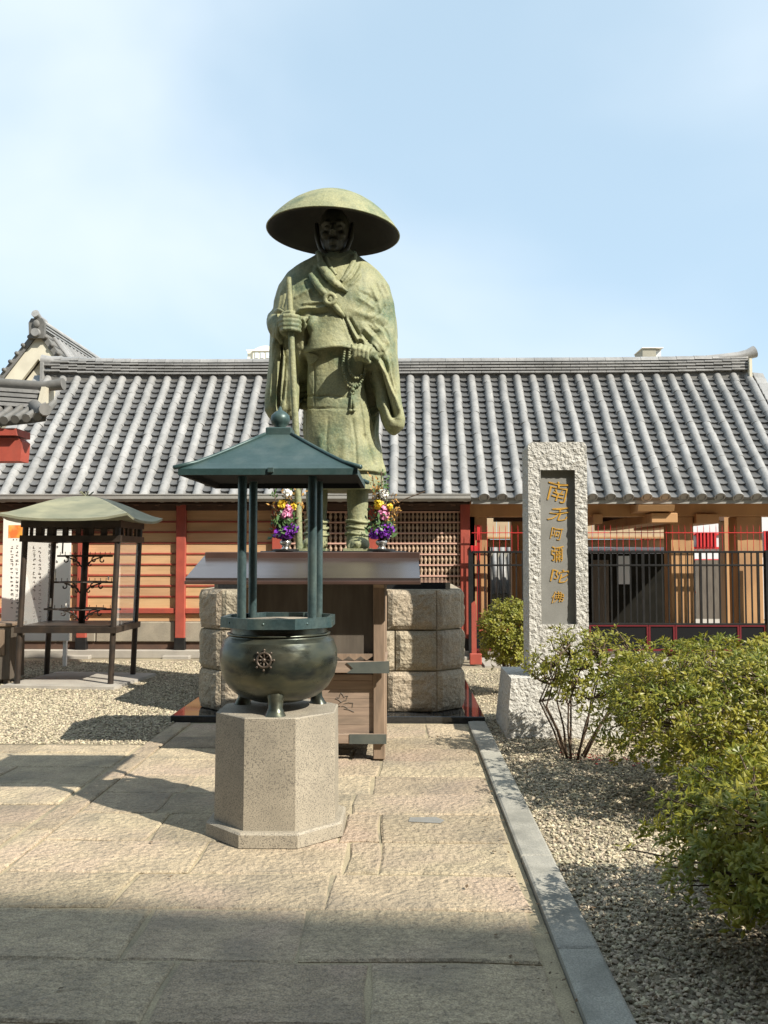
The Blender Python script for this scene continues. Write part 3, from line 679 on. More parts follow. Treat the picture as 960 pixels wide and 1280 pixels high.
# red standard beside the gate and small red barrier
rb = thing('red_standard', 'bright red upright bar with a small side box against the tan pillar', 'post', (XA(598, 14.46), 14.46, 0))
part('upright', MB().box(XA(596, 14.46), XA(600, 14.46), 14.44, 14.49, 0.0, ZA(656, 14.46), 0.004), m_redbright, rb)
part('side_box', MB().box(XA(588, 14.46), XA(596, 14.46) - 0.002, 14.43, 14.50, ZA(690, 14.46), ZA(682, 14.46), 0.006), m_redbright, rb)
bx = XA(592, 13.6)
bar_ = thing('red_barrier', 'low red painted wooden barrier beside the shrub behind the stone stele', 'barrier', (bx, 13.6, 0))
part('upright', MB().extrude_y([(XA(589, 13.6), 0), (XA(595, 13.6), 0), (XA(595, 13.6), ZA(757, 13.6)), (XA(593, 13.6), ZA(751, 13.6)), (XA(589, 13.6), ZA(754, 13.6))], 13.57, 13.63), m_red, bar_)
part('foot', MB().box(XA(586, 13.6), XA(601, 13.6), 13.5, 13.569, 0.0, ZA(816, 13.6), 0.01), m_red, bar_)
part('cross_rail', MB().box(XA(598, 13.6), XA(640, 13.6), 13.58, 13.62, ZA(790, 13.6), ZA(780, 13.6), 0.005), m_red, bar_)

# ================================================================== BEHIND THE GATE
scr = thing('board_screen', 'pale slatted board screen under the dark beam behind the iron gate', 'screen', (XA(720, 19.6), 19.6, 0))
x0_, x1_ = XA(606, 19.6), XA(832, 19.6); nbd = 15
for k in range(nbd):
    a = x0_ + (x1_ - x0_) * k / nbd; b = x0_ + (x1_ - x0_) * (k + 1) / nbd
    part('board', MB().box(a + 0.006, b - 0.006, 19.6, 19.63, ZA(672, 19.6), ZA(646, 19.6)), m_screen, scr)
part('rail', MB().box(x0_, x1_, 19.57, 19.599, ZA(674, 19.6), ZA(671, 19.6)), m_tan, scr)
part('lower_board', MB().box(x0_, x1_, 19.6, 19.64, ZA(684, 19.6), ZA(674.5, 19.6)), m_tan, scr)
for s in (x0_, x1_ - 0.12): part('post', MB().box(s, s + 0.12, 19.641, 19.76, 0, ZA(646, 19.6)), m_shadewood, scr)
tw = thing('tiled_wall', 'low wall with steep bright tile coping seen through the gate bars', 'wall', (XA(636, 20.6), 20.6, 0))
x0_, x1_ = XA(606, 20.6), XA(672, 20.6)
part('wall', MB().box(x0_, x1_, 20.85, 21.2, 0, ZA(690, 20.8)), m_greyplaster, tw)
cp = part('coping', MB().extrude_x([(20.4, ZA(742, 20.4)), (21.0, ZA(682, 21.0)), (21.1, ZA(682, 21.0)), (20.85, ZA(744, 20.4))], x0_, x1_), m_oldtile, tw)
for k in range(7):
    x = x0_ + (k + 0.5) * (x1_ - x0_) / 7
    part('cover_tile', MB().tube([(x, 20.4, ZA(742, 20.4) + 0.02), (x, 21.0, ZA(682, 21.0) + 0.02)], 0.06, 8), m_tile, cp, True)
HY = 18.95
dk = thing('dark_hut', 'timber hut behind the gate bars, near-black colour standing in for shade', 'hut', (XA(740, HY), HY, 0))
part('wall', MB().box(XA(672, HY), XA(842, HY), HY, HY + 0.55, 0, ZA(688, HY)), m_shadetimber, dk)
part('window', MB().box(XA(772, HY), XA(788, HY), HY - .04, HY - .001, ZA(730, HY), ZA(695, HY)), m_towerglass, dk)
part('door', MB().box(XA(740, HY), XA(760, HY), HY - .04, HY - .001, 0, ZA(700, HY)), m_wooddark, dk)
part('roof', MB().extrude_x([(HY - .25, ZA(692, HY)), (HY + .3, ZA(684, HY)), (HY + .6, ZA(688, HY) + .005), (HY + .3, ZA(687, HY))], XA(735, HY), XA(842, HY)), m_whiteplaster, dk)
QY = 23.6
st = thing('storehouse', 'white plaster storehouse with red lattice window beyond the gate', 'building', (XA(900, QY), QY + .5, 0))
sx0, sx1 = XA(800, QY), XA(1080, QY)
part('wall', MB().box(sx0, sx1, QY, QY + 3, 0, 4.4), m_whiteplaster, st)
part('roof', MB().extrude_x([(QY - .6, 4.3), (QY + 1.5, 5.6), (QY + 3.6, 4.3), (QY + 1.5, 5.4)], sx0 - 0.5, sx1 + 0.5), m_tile, st)
def lattice_window(a, b, t, bt, parent, n):
    w = part('window', MB().box(XA(a, QY), XA(b, QY), QY - .05, QY - .002, ZA(bt, QY), ZA(t, QY)), m_darkred, parent)
    for k in range(n + 1):
        x = XA(a, QY) + (XA(b, QY) - XA(a, QY)) * k / n
        part('lattice_bar', MB().box(x - 0.02, x + 0.02, QY - .09, QY - .051, ZA(bt, QY), ZA(t, QY)), m_redbright, w)
lattice_window(871, 893, 666, 684, st, 5); lattice_window(955, 985, 664, 690, st, 6); lattice_window(800, 829, 668, 690, st, 5)
for q in (668, 685, 700, 740): part('wall_rail', MB().box(XA(866, QY), XA(912, QY), QY - .05, QY - .005, ZA(q + 1.2, QY), ZA(q - 1.2, QY)), m_redbright, st)
part('door', MB().box(XA(868, QY), XA(906, QY), QY - .07, QY - .051, 0, ZA(700, QY)), m_wooddark, st)

# ================================================================== LEFT BACKGROUND: gabled hall
GB = 24.0
ax, az = XA(44, GB), ZA(417, GB)
gb = thing('gabled_hall', 'tall gabled temple hall with cream bargeboards behind the corridor', 'hall', (ax, GB, 0))
hw, sl_ = 3.6, 1.32
part('wall', MB().extrude_y([(ax - hw, 0), (ax + hw, 0), (ax + hw, az - hw * sl_), (ax, az), (ax - hw, az - hw * sl_)], GB + 0.35, GB + 8), m_greyplaster, gb)
for s in (-1, 1):
    rf = part('roof', MB().extrude_y([(ax, az + 0.02), (ax + s * (hw + 0.4), az + 0.02 - (hw + 0.4) * sl_), (ax + s * (hw + 0.4), az + 0.24 - (hw + 0.4) * sl_), (ax, az + 0.26)], GB - 0.1, GB + 8.5), m_oldtile, gb)
    part('bargeboard', MB().extrude_y([(ax, az - 0.0), (ax + s * (hw + 0.3), az - (hw + 0.3) * sl_), (ax + s * (hw + 0.3), az - 0.62 - (hw + 0.3) * sl_), (ax, az - 0.66)], GB - 0.06, GB + 0.05), m_plaster, gb)
    part('inner_board', MB().extrude_y([(ax, az - 0.70), (ax + s * hw, az - 0.70 - hw * sl_), (ax + s * hw, az - 1.0 - hw * sl_), (ax, az - 1.0)], GB + 0.1, GB + 0.2), m_plaster, gb)
    for k in range(24):
        t = (k + 0.3) * 0.17
        part('rake_tile', MB().tube([(ax + s * t, GB - 0.16, az + 0.22 - t * sl_), (ax + s * t, GB + 0.3, az + 0.22 - t * sl_)], 0.06, 7), m_oldtile, rf, True)
    if s > 0:
        for k in range(14):
            y = GB + 0.5 + k * 0.3
            part('cover_tile', MB().tube([(ax + 0.2, y, az + 0.05), (ax + s * 3.0, y, az + 0.30 - 3.0 * sl_ - 0.04)], 0.07, 6), m_tile, rf, True)
rg = part('ridge', MB().box(ax - 0.15, ax + 0.15, GB - 0.05, GB + 8.5, az + 0.1, az + 0.36), m_oldtile, gb)
part('ridge_cap', MB().tube([(ax, GB - 0.08, az + 0.37), (ax, GB + 8.5, az + 0.37)], 0.11, 10), m_tile, rg, True)
for q in (0.16, 0.24, 0.32): part('ridge_course', MB().box(ax - 0.18, ax + 0.18, GB - 0.02, GB + 8.5, az + q - 0.02, az + q + 0.02), m_tile, rg)
om = MB().extrude_y([(ax - 0.20, az - 0.12), (ax + 0.20, az - 0.12), (ax + 0.22, az + 0.3), (ax + 0.15, az + 0.42), (ax - 0.15, az + 0.42), (ax - 0.22, az + 0.3)], GB - 0.22, GB - 0.085)
orn = part('end_tile', om, m_oldtile, gb)
part('boss', MB().tube([(ax, GB - 0.32, az + 0.02), (ax, GB - 0.22, az + 0.02)], [0.11, 0.12], 14), m_tile, orn, True, auto=40)
part('boss', MB().ball((ax, GB - 0.24, az + 0.26), (0.10, 0.05, 0.11), 10, 6), m_oldtile, orn, True)
part('horn_tile', MB().tube([(ax + 0.02, GB + 0.3, az + 0.45), (ax, GB - 0.05, az + 0.46), (ax - 0.02, GB - 0.28, az + 0.54)], [0.08, 0.09, 0.11], 12), m_tile, orn, True, auto=40)
# ------------ near left: pavilion with weathered eave and red beam
PY_ = 12.3
pav = thing('side_pavilion', 'weathered tiled eave corner of a small pavilion with red beam end', 'pavilion', (XA(-60, PY_), PY_ + 1.2, 0))
xe = XA(54, PY_); ez = ZA(527, PY_)
def eave_sag(x): return 0.10 * max(0, (x - (xe - 1.2)) / 1.2) ** 2 * 0.9
nx_ = 9; vsd = []
rows_ = [(0.0, 0.0), (0.35, 0.16), (0.62, 0.30)]
dm = MB(); vs = []
for k in range(nx_):
    x = xe - 2.6 + 2.6 * k / (nx_ - 1)
    for dy, dz in rows_: vs.append((min(x, xe - dy * 0.35), PY_ + dy, ez + dz + eave_sag(x)))
for k in range(nx_):
    x = xe - 2.6 + 2.6 * k / (nx_ - 1)
    for dy, dz in rows_: vs.append((min(x, xe - dy * 0.35), PY_ + dy, ez + dz + eave_sag(x) - 0.07))
o_ = nx_ * 3; fs = []
for k in range(nx_ - 1):
    for j in range(2): fs += [(k * 3 + j, k * 3 + 3 + j, k * 3 + 4 + j, k * 3 + 1 + j), (o_ + k * 3 + j, o_ + k * 3 + 1 + j, o_ + k * 3 + 4 + j, o_ + k * 3 + 3 + j)]
    fs.append((k * 3, o_ + k * 3, o_ + k * 3 + 3, k * 3 + 3))
for j in range(2): e = (nx_ - 1) * 3; fs.append((e + j, o_ + e + j, o_ + e + j + 1, e + j + 1))
dm.add(vs, fs); prf = part('roof', dm, m_oldtile, pav)
for k in range(16):
    x = xe - 0.1 - k * 0.155; s = eave_sag(x)
    part('eave_tile', MB().tube([(x, PY_ - 0.06, ez + 0.0 + s), (x, PY_ + 0.3, ez + 0.16 + s), (x - 0.03, PY_ + 0.60, ez + 0.31 + s)], [0.062, 0.055, 0.05], 9), m_oldtile, prf, True, auto=40)
part('corner_tile', MB().tube([(xe - 0.35, PY_ + 0.45, ez + 0.32), (xe - 0.1, PY_ + 0.1, ez + 0.16), (xe + 0.03, PY_ - 0.1, ez + 0.17)], [0.09, 0.09, 0.085], 10), m_oldtile, prf, True, auto=40)
rz0 = ZA(506, PY_ + 0.6)
for q in range(4):
    part('ridge_course', MB().add([(xe - 2.6, PY_ + 0.5, rz0 + 0.07 * q + 0.12), (xe - 0.33, PY_ + 0.5, rz0 + 0.07 * q - 0.04), (xe - 0.33, PY_ + 0.8, rz0 + 0.07 * q - 0.04), (xe - 2.6, PY_ + 0.8, rz0 + 0.07 * q + 0.12),
          (xe - 2.6, PY_ + 0.5, rz0 + 0.07 * q + 0.17), (xe - 0.33, PY_ + 0.5, rz0 + 0.07 * q + 0.01), (xe - 0.33, PY_ + 0.8, rz0 + 0.07 * q + 0.01), (xe - 2.6, PY_ + 0.8, rz0 + 0.07 * q + 0.17)],
          [(0, 3, 2, 1), (4, 5, 6, 7), (0, 1, 5, 4), (1, 2, 6, 5), (2, 3, 7, 6)]), m_tile, prf)
part('ridge_end_board', MB().extrude_y([(xe - 0.34, rz0 - 0.08), (xe - 0.28, rz0 - 0.08), (xe - 0.20, rz0 + 0.26), (xe - 0.26, rz0 + 0.26)], PY_ + 0.46, PY_ + 0.84), m_plaster, prf)
part('ridge_cap', MB().tube([(xe - 2.6, PY_ + 0.65, rz0 + 0.47), (xe - 0.3, PY_ + 0.65, rz0 + 0.30), (xe + 0.0, PY_ + 0.62, rz0 + 0.33)], [0.075, 0.075, 0.09], 12), m_oldtile, prf, True, auto=40)
part('eave_board', MB().box(xe - 2.6, XA(16, PY_), PY_ + 0.02, PY_ + 0.5, ez - 0.17, ez - 0.071), m_red, pav)
bz1, bz0 = ZA(547, PY_), ZA(574, PY_)
part('beam_end', MB().extrude_y([(xe - 2.6, bz0), (XA(18, PY_), bz0), (XA(20, PY_), bz1 - 0.02), (XA(14, PY_), bz1 + 0.03), (xe - 2.6, bz1 + 0.05)], PY_ + 0.12, PY_ + 0.4), m_red, pav)
part('bracket', MB().box(xe - 2.6, xe - 0.42, PY_ + 0.15, PY_ + 0.45, bz1 + 0.051, ez - 0.161), m_red, pav)
for xx in (XA(-75, PY_), XA(-190, PY_)): part('post', MB().box(xx - 0.13, xx + 0.13, PY_ + 0.42, PY_ + 0.68, 0, bz1), m_red, pav)
# ------------ far things above the ridge
tq = thing('pale_tower', 'pale cream rooftop storey of a distant tower showing over the ridge', 'tower', (XA(335, 90), 91, 0))
tz = lambda q: ZA(q, 90)
part('wall', MB().box(XA(314, 90), XA(372, 90), 90, 94, 0, tz(436.5)), m_tower, tq)
part('side_block', MB().box(XA(307, 90), XA(314, 90) - 0.01, 90.2, 93, 0, tz(437)), m_tower, tq)
part('arched_top', MB().extrude_y([(XA(314, 90) + (XA(346, 90) - XA(314, 90)) * k / 10, tz(436.5) + 0.01 + 0.45 * math.sin(math.pi * k / 10)) for k in range(11)], 90.1, 92), m_tower, tq)
part('cornice', MB().box(XA(306, 90), XA(374, 90), 89.85, 89.99, tz(438), tz(436.6)), m_white, tq)
for k in range(4): part('window', MB().box(XA(317 + k * 7, 90), XA(321 + k * 7, 90), 89.93, 89.99, tz(447), tz(440)), m_towerglass, tq)
sh = thing('rooftop_box', 'small grey rooftop box of a far building over the ridge end', 'building', (XA(820, 60), 61, 0))
part('wall', MB().box(XA(807, 60), XA(824, 60), 60, 62, 0, ZA(437, 60)), m_greyplaster, sh)
part('side_wall', MB().box(XA(824, 60) + 0.005, XA(832, 60), 60.3, 62, 0, ZA(438, 60)), m_whiteplaster, sh)
part('roof_slab', MB().box(XA(806, 60), XA(833, 60), 59.9, 62.1, ZA(437, 60) + 0.002, ZA(436, 60)), m_white, sh)

# ================================================================== INCENSE BURNER
BX, BY = -0.745, 5.39
def octo(flat, cx=BX, cy=BY, ph=math.pi / 8):
    R = flat / 2 / math.cos(math.pi / 8)
    return [(cx + R * math.cos(2 * math.pi * k / 8 + ph), cy + R * math.sin(2 * math.pi * k / 8 + ph)) for k in range(8)]
ped = thing('granite_pedestal', 'octagonal speckled granite pedestal carrying the bronze incense burner', 'pedestal', (BX, BY, 0))
def octo_solid(f0, f1, z0, z1, ch):
    mb = MB(); a = octo(f0); b = octo(f1); c = octo(f1 - 2 * ch); n = 8
    vs = [(x, y, z0) for x, y in a] + [(x, y, z1 - ch) for x, y in b] + [(x, y, z1) for x, y in c]
    mb.add(vs, [tuple(reversed(range(8)))] + [(i, (i + 1) % n, n + (i + 1) % n, n + i) for i in range(n)] + [(n + i, n + (i + 1) % n, 2 * n + (i + 1) % n, 2 * n + i) for i in range(n)] + [tuple(range(16, 24))])
    return mb
part('plinth', octo_solid(0.79, 0.785, 0.004, 0.085, 0.012), m_granite, ped)
part('shaft', octo_solid(0.700, 0.690, 0.084, 0.705, 0.006), m_granite, ped)

brn = thing('incense_burner', 'bronze tripod incense burner with four posts under a green square roof', 'incense burner', (BX, BY, 0.705))
Z0 = 0.705
bowl_prof = [(0.05, 0.045), (0.15, 0.05), (0.235, 0.08), (0.295, 0.13), (0.333, 0.195), (0.350, 0.27), (0.349, 0.345), (0.328, 0.405), (0.302, 0.428), (0.300, 0.434), (0.292, 0.438), (0.288, 0.455), (0.286, 0.50)]
bowl = part('bowl', MB().lathe(bowl_prof, (BX, BY, Z0), 56), m_bronze, brn, True, auto=28)
part('shoulder_ring', MB().lathe([(0.293, 0.436), (0.307, 0.440), (0.309, 0.448), (0.291, 0.452)], (BX, BY, Z0), 48, cap=False), m_bronze, bowl, True)
# octagonal-faced rim band
rp = octo(0.652); rpi = octo(0.598)
rim = MB(); n = 8
zr0, zr1 = Z0 + 0.488, Z0 + 0.548
rim.add([(x, y, zr0) for x, y in rp] + [(x, y, zr1) for x, y in rp] + [(x, y, zr1) for x, y in rpi] + [(x, y, zr0) for x, y in rpi],
        [(i, (i + 1) % n, n + (i + 1) % n, n + i) for i in range(n)] + [(n + i, n + (i + 1) % n, 2 * n + (i + 1) % n, 2 * n + i) for i in range(n)] + [(2 * n + i, 2 * n + (i + 1) % n, 3 * n + (i + 1) % n, 3 * n + i) for i in range(n)] + [(3 * n + i, 3 * n + (i + 1) % n, (i + 1) % n, i) for i in range(n)])
rimo = part('rim_band', rim, m_bluebronze, brn)
part('ash_bed', MB().lathe([(0.285, 0.505), (0.28, 0.522), (0.15, 0.528), (0.01, 0.534)], (BX, BY, Z0), 32), m_ash, brn, True)
for a in range(8):
    an = math.pi * 2 * a / 8 + math.pi / 8 + 0.25
    x, y = BX + 0.325 * math.cos(an), BY + 0.325 * math.sin(an)
    part('rivet', MB().ball((x, y, zr0 + 0.03), 0.009, 8, 5), m_bluebronze, rimo, True)
for a in (-90, 35, 145):
    an = math.radians(a + 4); ca, sa = math.cos(an), math.sin(an)
    mb = MB(); prof = [(0.22, 0.16, 0.062, 0.06), (0.245, 0.12, 0.056, 0.05), (0.262, 0.085, 0.045, 0.04), (0.27, 0.045, 0.042, 0.035), (0.278, 0.018, 0.052, 0.042), (0.284, 0.0, 0.062, 0.05)]
    vs = []; seg = 10
    for r, z, wx, wr in prof:
        for k in range(seg):
            t = 2 * math.pi * k / seg; u = wx * math.cos(t); w = wr * math.sin(t) + r
            vs.append((BX + w * ca - u * sa, BY + w * sa + u * ca, Z0 + z))
    fs = [(j * seg + k, j * seg + (k + 1) % seg, (j + 1) * seg + (k + 1) % seg, (j + 1) * seg + k) for j in range(len(prof) - 1) for k in range(seg)]
    fs = [tuple(reversed(f)) for f in fs] + [tuple(reversed(range((len(prof) - 1) * seg, len(prof) * seg))), tuple(range(seg))]
    mb.add(vs, fs); part('leg', mb, m_bluebronze if a == 0 else m_bronze, brn, True, auto=60)
# wheel emblem on the belly, facing the path
wc = Vector((BX - 0.05, BY, Z0 + 0.335)); wdir = Vector((-0.10, -1, 0.12)).normalized()
wc = Vector((BX, BY, Z0 + 0.32)) + Vector((wdir.x, wdir.y, 0)).normalized() * 0.349
wx_ = Vector((0, 0, 1)).cross(wdir).normalized() * 1.0; wz_ = wdir.cross(wx_).normalized()
if wz_.z < 0: wz_ = -wz_
wm = MB()
ring = [wc + (wx_ * math.cos(t) + wz_ * math.sin(t)) * 0.040 + wdir * 0.006 for t in [2 * math.pi * k / 24 for k in range(25)]]
wm.tube(ring, 0.0075, 6, cap=False)
wm.ball(wc + wdir * 0.006, 0.014, 8, 6)
for k in range(8):
    t = 2 * math.pi * k / 8; dd = wx_ * math.cos(t) + wz_ * math.sin(t)
    wm.tube([wc + dd * 0.01 + wdir * 0.006, wc + dd * 0.052 + wdir * 0.006], 0.005, 5); wm.ball(wc + dd * 0.056 + wdir * 0.006, 0.008, 6, 4)
m_emblem = M('brown_emblem', (0.075, 0.058, 0.045), (0.105, 0.08, 0.06), scale=40, rough=0.45, metal=0.5)
part('wheel_emblem', wm, m_emblem, bowl, True)
# posts and roof
EH = 2.055
for sx in (-1, 1):
    for sy in (-1, 1):
        x, y = BX + 0.205 * sx + 0.012, BY + 0.19 * sy
        part('post', MB().lathe([(0.0265, 0.0), (0.0265, EH - 1.21 + 0.02)], (x, y, 1.21), 14), m_bluebronze, brn, True, auto=40)
hw = 0.495; TZ = 2.335
rf = MB()
b0 = [(-hw, -hw), (hw, -hw), (hw, hw), (-hw, hw)]; tp = [(q[0] * 0.16, q[1] * 0.16) for q in b0]
vs = [(BX + x, BY + y, EH) for x, y in b0] + [(BX + x * 1.0, BY + y * 1.0, EH + 0.035) for x, y in b0]
NS = 5
for j in range(1, NS + 1):
    t = j / NS; s = 1 + (0.16 - 1) * t; z = EH + 0.035 + (TZ - EH - 0.035) * (t ** 1.12)
    vs += [(BX + x * s, BY + y * s, z) for x, y in b0]
fs = []
for j in range(NS + 1):
    for i in range(4): fs.append((4 * j + i, 4 * j + (i + 1) % 4, 4 * j + 4 + (i + 1) % 4, 4 * j + 4 + i))
fs.append(tuple(range(4 * (NS + 1), 4 * (NS + 1) + 4)))
rf.add(vs, fs)
roof = part('roof', rf, m_burnroof, brn)
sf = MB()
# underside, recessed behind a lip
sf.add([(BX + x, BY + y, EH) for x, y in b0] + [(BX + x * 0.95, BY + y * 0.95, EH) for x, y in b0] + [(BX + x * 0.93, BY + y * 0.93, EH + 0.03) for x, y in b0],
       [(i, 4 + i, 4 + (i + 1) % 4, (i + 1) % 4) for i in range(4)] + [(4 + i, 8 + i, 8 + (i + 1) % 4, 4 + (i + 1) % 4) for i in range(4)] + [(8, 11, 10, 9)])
part('soffit', sf, m_soffitshade, roof)
for i in range(4):
    a = b0[i]; b = tp[i]
    mid = [(BX + a[0] * (1 - t) + b[0] * t, BY + a[1] * (1 - t) + b[1] * t, EH + 0.035 + (TZ - EH - 0.035) * (max(0, t) ** 1.12) + 0.004) for t in (-0.045, 0.2, 0.4, 0.6, 0.8, 1.0)]
    part('hip_roll', MB().tube(mid, [0.014, 0.012, 0.011, 0.011, 0.011, 0.011], 6), m_burnroof, roof, True)
part('roof_cap', MB().box(BX - 0.078, BX + 0.078, BY - 0.078, BY + 0.078, TZ - 0.005, TZ + 0.045, 0.006), m_burnroof, roof)
part('finial', MB().lathe([(0.035, 0.045), (0.03, 0.055), (0.052, 0.075), (0.060, 0.10), (0.055, 0.125), (0.035, 0.145), (0.012, 0.16), (0.006, 0.178), (0.002, 0.182)], (BX, BY, TZ), 20), m_burnroof, roof, True)
for k in (-0.12, 0.0, 0.13): part('rivet', MB().ball((BX + k, BY - hw * 0.48, EH + 0.035 + (TZ - EH - 0.035) * 0.48 + 0.002), 0.009, 6, 4), m_steel, roof, True)
part('front_latch', MB().box(BX + 0.0, BX + 0.035, BY - hw - 0.012, BY - hw - 0.001, EH + 0.012, EH + 0.04, 0.003), m_burnroof, roof)

# ================================================================== STATUE PEDESTAL
SX = -0.745
PF, PBK = 9.02, 11.55                        # front and back of the block masonry
ba = thing('statue_pedestal', 'rough granite block pedestal with cut corners under the bronze statue', 'pedestal', (SX, 10.28, 0))
def chamfer_rect(x0, x1, y0, y1, c): return [(x0 + c, y0), (x1 - c, y0), (x1, y0 + c), (x1, y1 - c), (x1 - c, y1), (x0 + c, y1), (x0, y1 - c), (x0, y0 + c)]
solo_ = MB().box(-2.27, 0.79, 8.78, 11.85, -0.02, 0.062, 0.006)
part('granite_step', solo_, m_blackgranite, ba)
PX0, PX1 = XA(252, 9.28), XA(577, 9.28)
PTOP = ZA(737, PF)
core = MB().prism(chamfer_rect(PX0 + 0.03, PX1 - 0.03, PF + 0.03, PBK - 0.03, 0.24), 0.063, PTOP - 0.02)
part('core', core, m_mortar, ba)
def rock_face(p0, p1, z0, z1, depth, seed, nx=None):
    """a rock-faced block whose outer face runs from p0 to p1 in plan; normal to the left of p0->p1 reversed (towards the viewer)"""
    p0 = Vector((p0[0], p0[1], 0)); p1 = Vector((p1[0], p1[1], 0)); d = p1 - p0; L = d.length; d.normalize()
    nn = Vector((d.y, -d.x, 0))
    nx = max(4, int(L / 0.045)); nz = 10; vs = []; fs = []
    for j in range(nz + 1):
        for i in range(nx + 1):
            u = i / nx; v = j / nz; q = p0 + d * (u * L) + Vector((0, 0, z0 + (z1 - z0) * v))
            e = min(u * L, (1 - u) * L, v * (z1 - z0), (1 - v) * (z1 - z0))
            k = min(1.0, e / 0.05)
            b = 0.030 * k + (mnoise.noise(q * 9 + Vector((seed, 0, 0))) * 0.012 + mnoise.noise(q * 22 + Vector((0, seed, 0))) * 0.010) * k
            vs.append(q + nn * b)
    for j in range(nz):
        for i in range(nx): a = j * (nx + 1) + i; fs.append((a, a + 1, a + nx + 2, a + nx + 1))
    o = len(vs)
    ring = [i for i in range(nx + 1)] + [(j + 1) * (nx + 1) + nx for j in range(nz)] + [nz * (nx + 1) + i for i in range(nx - 1, -1, -1)] + [j * (nx + 1) for j in range(nz - 1, 0, -1)]
    for r in ring: vs.append(Vector(vs[r]) - nn * depth)
    m = len(ring)
    for k in range(m): fs.append((ring[k], o + k, o + (k + 1) % m, ring[(k + 1) % m]))
    return MB().add(vs, fs)
cz = [0.063, 0.063 + (PTOP - 0.063) / 3, 0.063 + 2 * (PTOP - 0.063) / 3, PTOP]
C = 0.265
front = [(PX0 + C, PF), (PX1 - C, PF)]
for row in range(3):
    z0, z1 = cz[row] + 0.008, cz[row + 1] - 0.008
    L0, L1 = PX0 + C, PX1 - C
    cuts = [L0, L0 + 0.52, L0 + 1.05, L1 - 0.50, L1] if row != 1 else [L0, L0 + 0.30, L0 + 0.85, L1 - 0.66, L1 - 0.30 - 0.05, L1]
    if row == 1: cuts = [L0, L0 + 0.45, L0 + 0.95, L1 - 0.42, L1]
    for k, (a, b) in enumerate(zip(cuts[:-1], cuts[1:])):
        part('block', rock_face((a + 0.007, PF), (b - 0.007, PF), z0, z1, 0.03, row * 7 + k), m_block, ba, False)
    part('corner_block', rock_face((PX1 - C + 0.004, PF + 0.004), (PX1 - 0.004, PF + C - 0.004), z0, z1, 0.03, row + 31), m_block, ba)
    part('corner_block', rock_face((PX0 + 0.004, PF + C - 0.004), (PX0 + C - 0.004, PF + 0.004), z0, z1, 0.03, row + 41), m_block, ba)
    for k in range(4):
        a = PF + C + (PBK - PF - 2 * C) * k / 4; b = PF + C + (PBK - PF - 2 * C) * (k + 1) / 4
        part('block', rock_face((PX1, a + 0.007), (PX1, b - 0.007), z0, z1, 0.03, row + k + 51), m_block, ba)
        part('block', rock_face((PX0, b - 0.007), (PX0, a + 0.007), z0, z1, 0.03, row + k + 61), m_block, ba)
part('cap_course', MB().prism(chamfer_rect(PX0 + 0.02, PX1 - 0.02, PF + 0.02, PBK - 0.02, 0.25), PTOP - 0.019, PTOP - 0.002), m_block, ba)
PZ2 = ZA(728, 9.25)
part('upper_step', MB().prism(chamfer_rect(XA(267, 9.2), XA(563, 9.2), 9.2, PBK - 0.12, 0.05), PTOP - 0.001, PZ2), m_blackgranite, ba)
SY = 10.2
FZ = ZA(689, 9.85)
part('statue_plinth', MB().box(SX - 0.78, SX + 0.78, 9.5, 10.95, PZ2 + 0.001, FZ, 0.01), m_blackgranite, ba)

# ================================================================== ALTAR CABINET with sheet roof
al = thing('altar_cabinet', 'weathered wooden altar cabinet with brown metal sheet roof before the statue', 'altar', (-0.76, 7.5, 0))
CX0, CX1, CY0, CY1 = -1.29, -0.145, 7.16, 7.95
pw_ = 0.095
post_s = {}
for sx, x in ((0, CX0), (1, CX1 - pw_)):
    for sy, y in ((0, CY0), (1, CY1 - pw_)):
        part('post', MB().box(x, x + pw_, y, y + pw_, 0.008, 1.43, 0.006), m_wood, al)
zf = lambda q: ZA(q, CY0)
part('lower_panel', MB().box(CX0 + pw_, CX1 - pw_, CY0 + 0.035, CY0 + 0.06, zf(918), zf(852)), m_woodh, al)
for k in range(6):
    z0 = zf(918) + (zf(852) - zf(918)) * k / 6; z1 = zf(918) + (zf(852) - zf(918)) * (k + 1) / 6
    part('board', MB().box(CX0 + pw_, CX1 - pw_, CY0 + 0.028, CY0 + 0.0345, z0 + 0.001, z1 - 0.001), m_woodh, al)
part('rail', MB().box(CX0 + pw_ + 0.001, CX1 - pw_ - 0.001, CY0 + 0.004, CY0 + 0.06, zf(851), zf(843), 0.004), m_woodh, al)
bt = part('bottom_rail', MB().box(CX0 - 0.02, CX1 + 0.004, CY0 - 0.03, CY0 - 0.001, zf(929), zf(917), 0.004), m_woodh, al)
part('rail_end_plate', MB().box(CX1 - 0.28, CX1 + 0.012, CY0 - 0.036, CY0 - 0.031, zf(929), zf(917)), m_zinc, bt)
tr = part('table_rail', MB().box(CX0 - 0.06, CX1 + 0.02, CY0 - 0.075, CY0 - 0.031, zf(840), zf(826), 0.004), m_woodh, al)
part('rail_end_plate', MB().extrude_y([(CX1 - 0.30, zf(827)), (CX1 + 0.035, zf(825)), (CX1 + 0.035, zf(840)), (CX1 - 0.30, zf(840)), (CX1 - 0.25, zf(834))], CY0 - 0.086, CY0 - 0.0755), m_zinc, tr)
part('table_top', MB().box(CX0 - 0.04, CX1 + 0.01, CY0 - 0.030, CY1, zf(829), zf(826.5)), m_woodh, al)
cb = MB(); pts = [(CX0, zf(817.5)), (CX1 - 0.10, zf(817.5))]; nz_ = 22
for k in range(nz_, -1, -1):
    x = CX0 + (CX1 - 0.10 - CX0) * k / nz_; pts.append((x, zf(825.8) if k % 2 else zf(820.5)))
cb.extrude_y(pts, CY0 + 0.0, CY0 + 0.018); part('notched_trim', cb, m_wood, al)
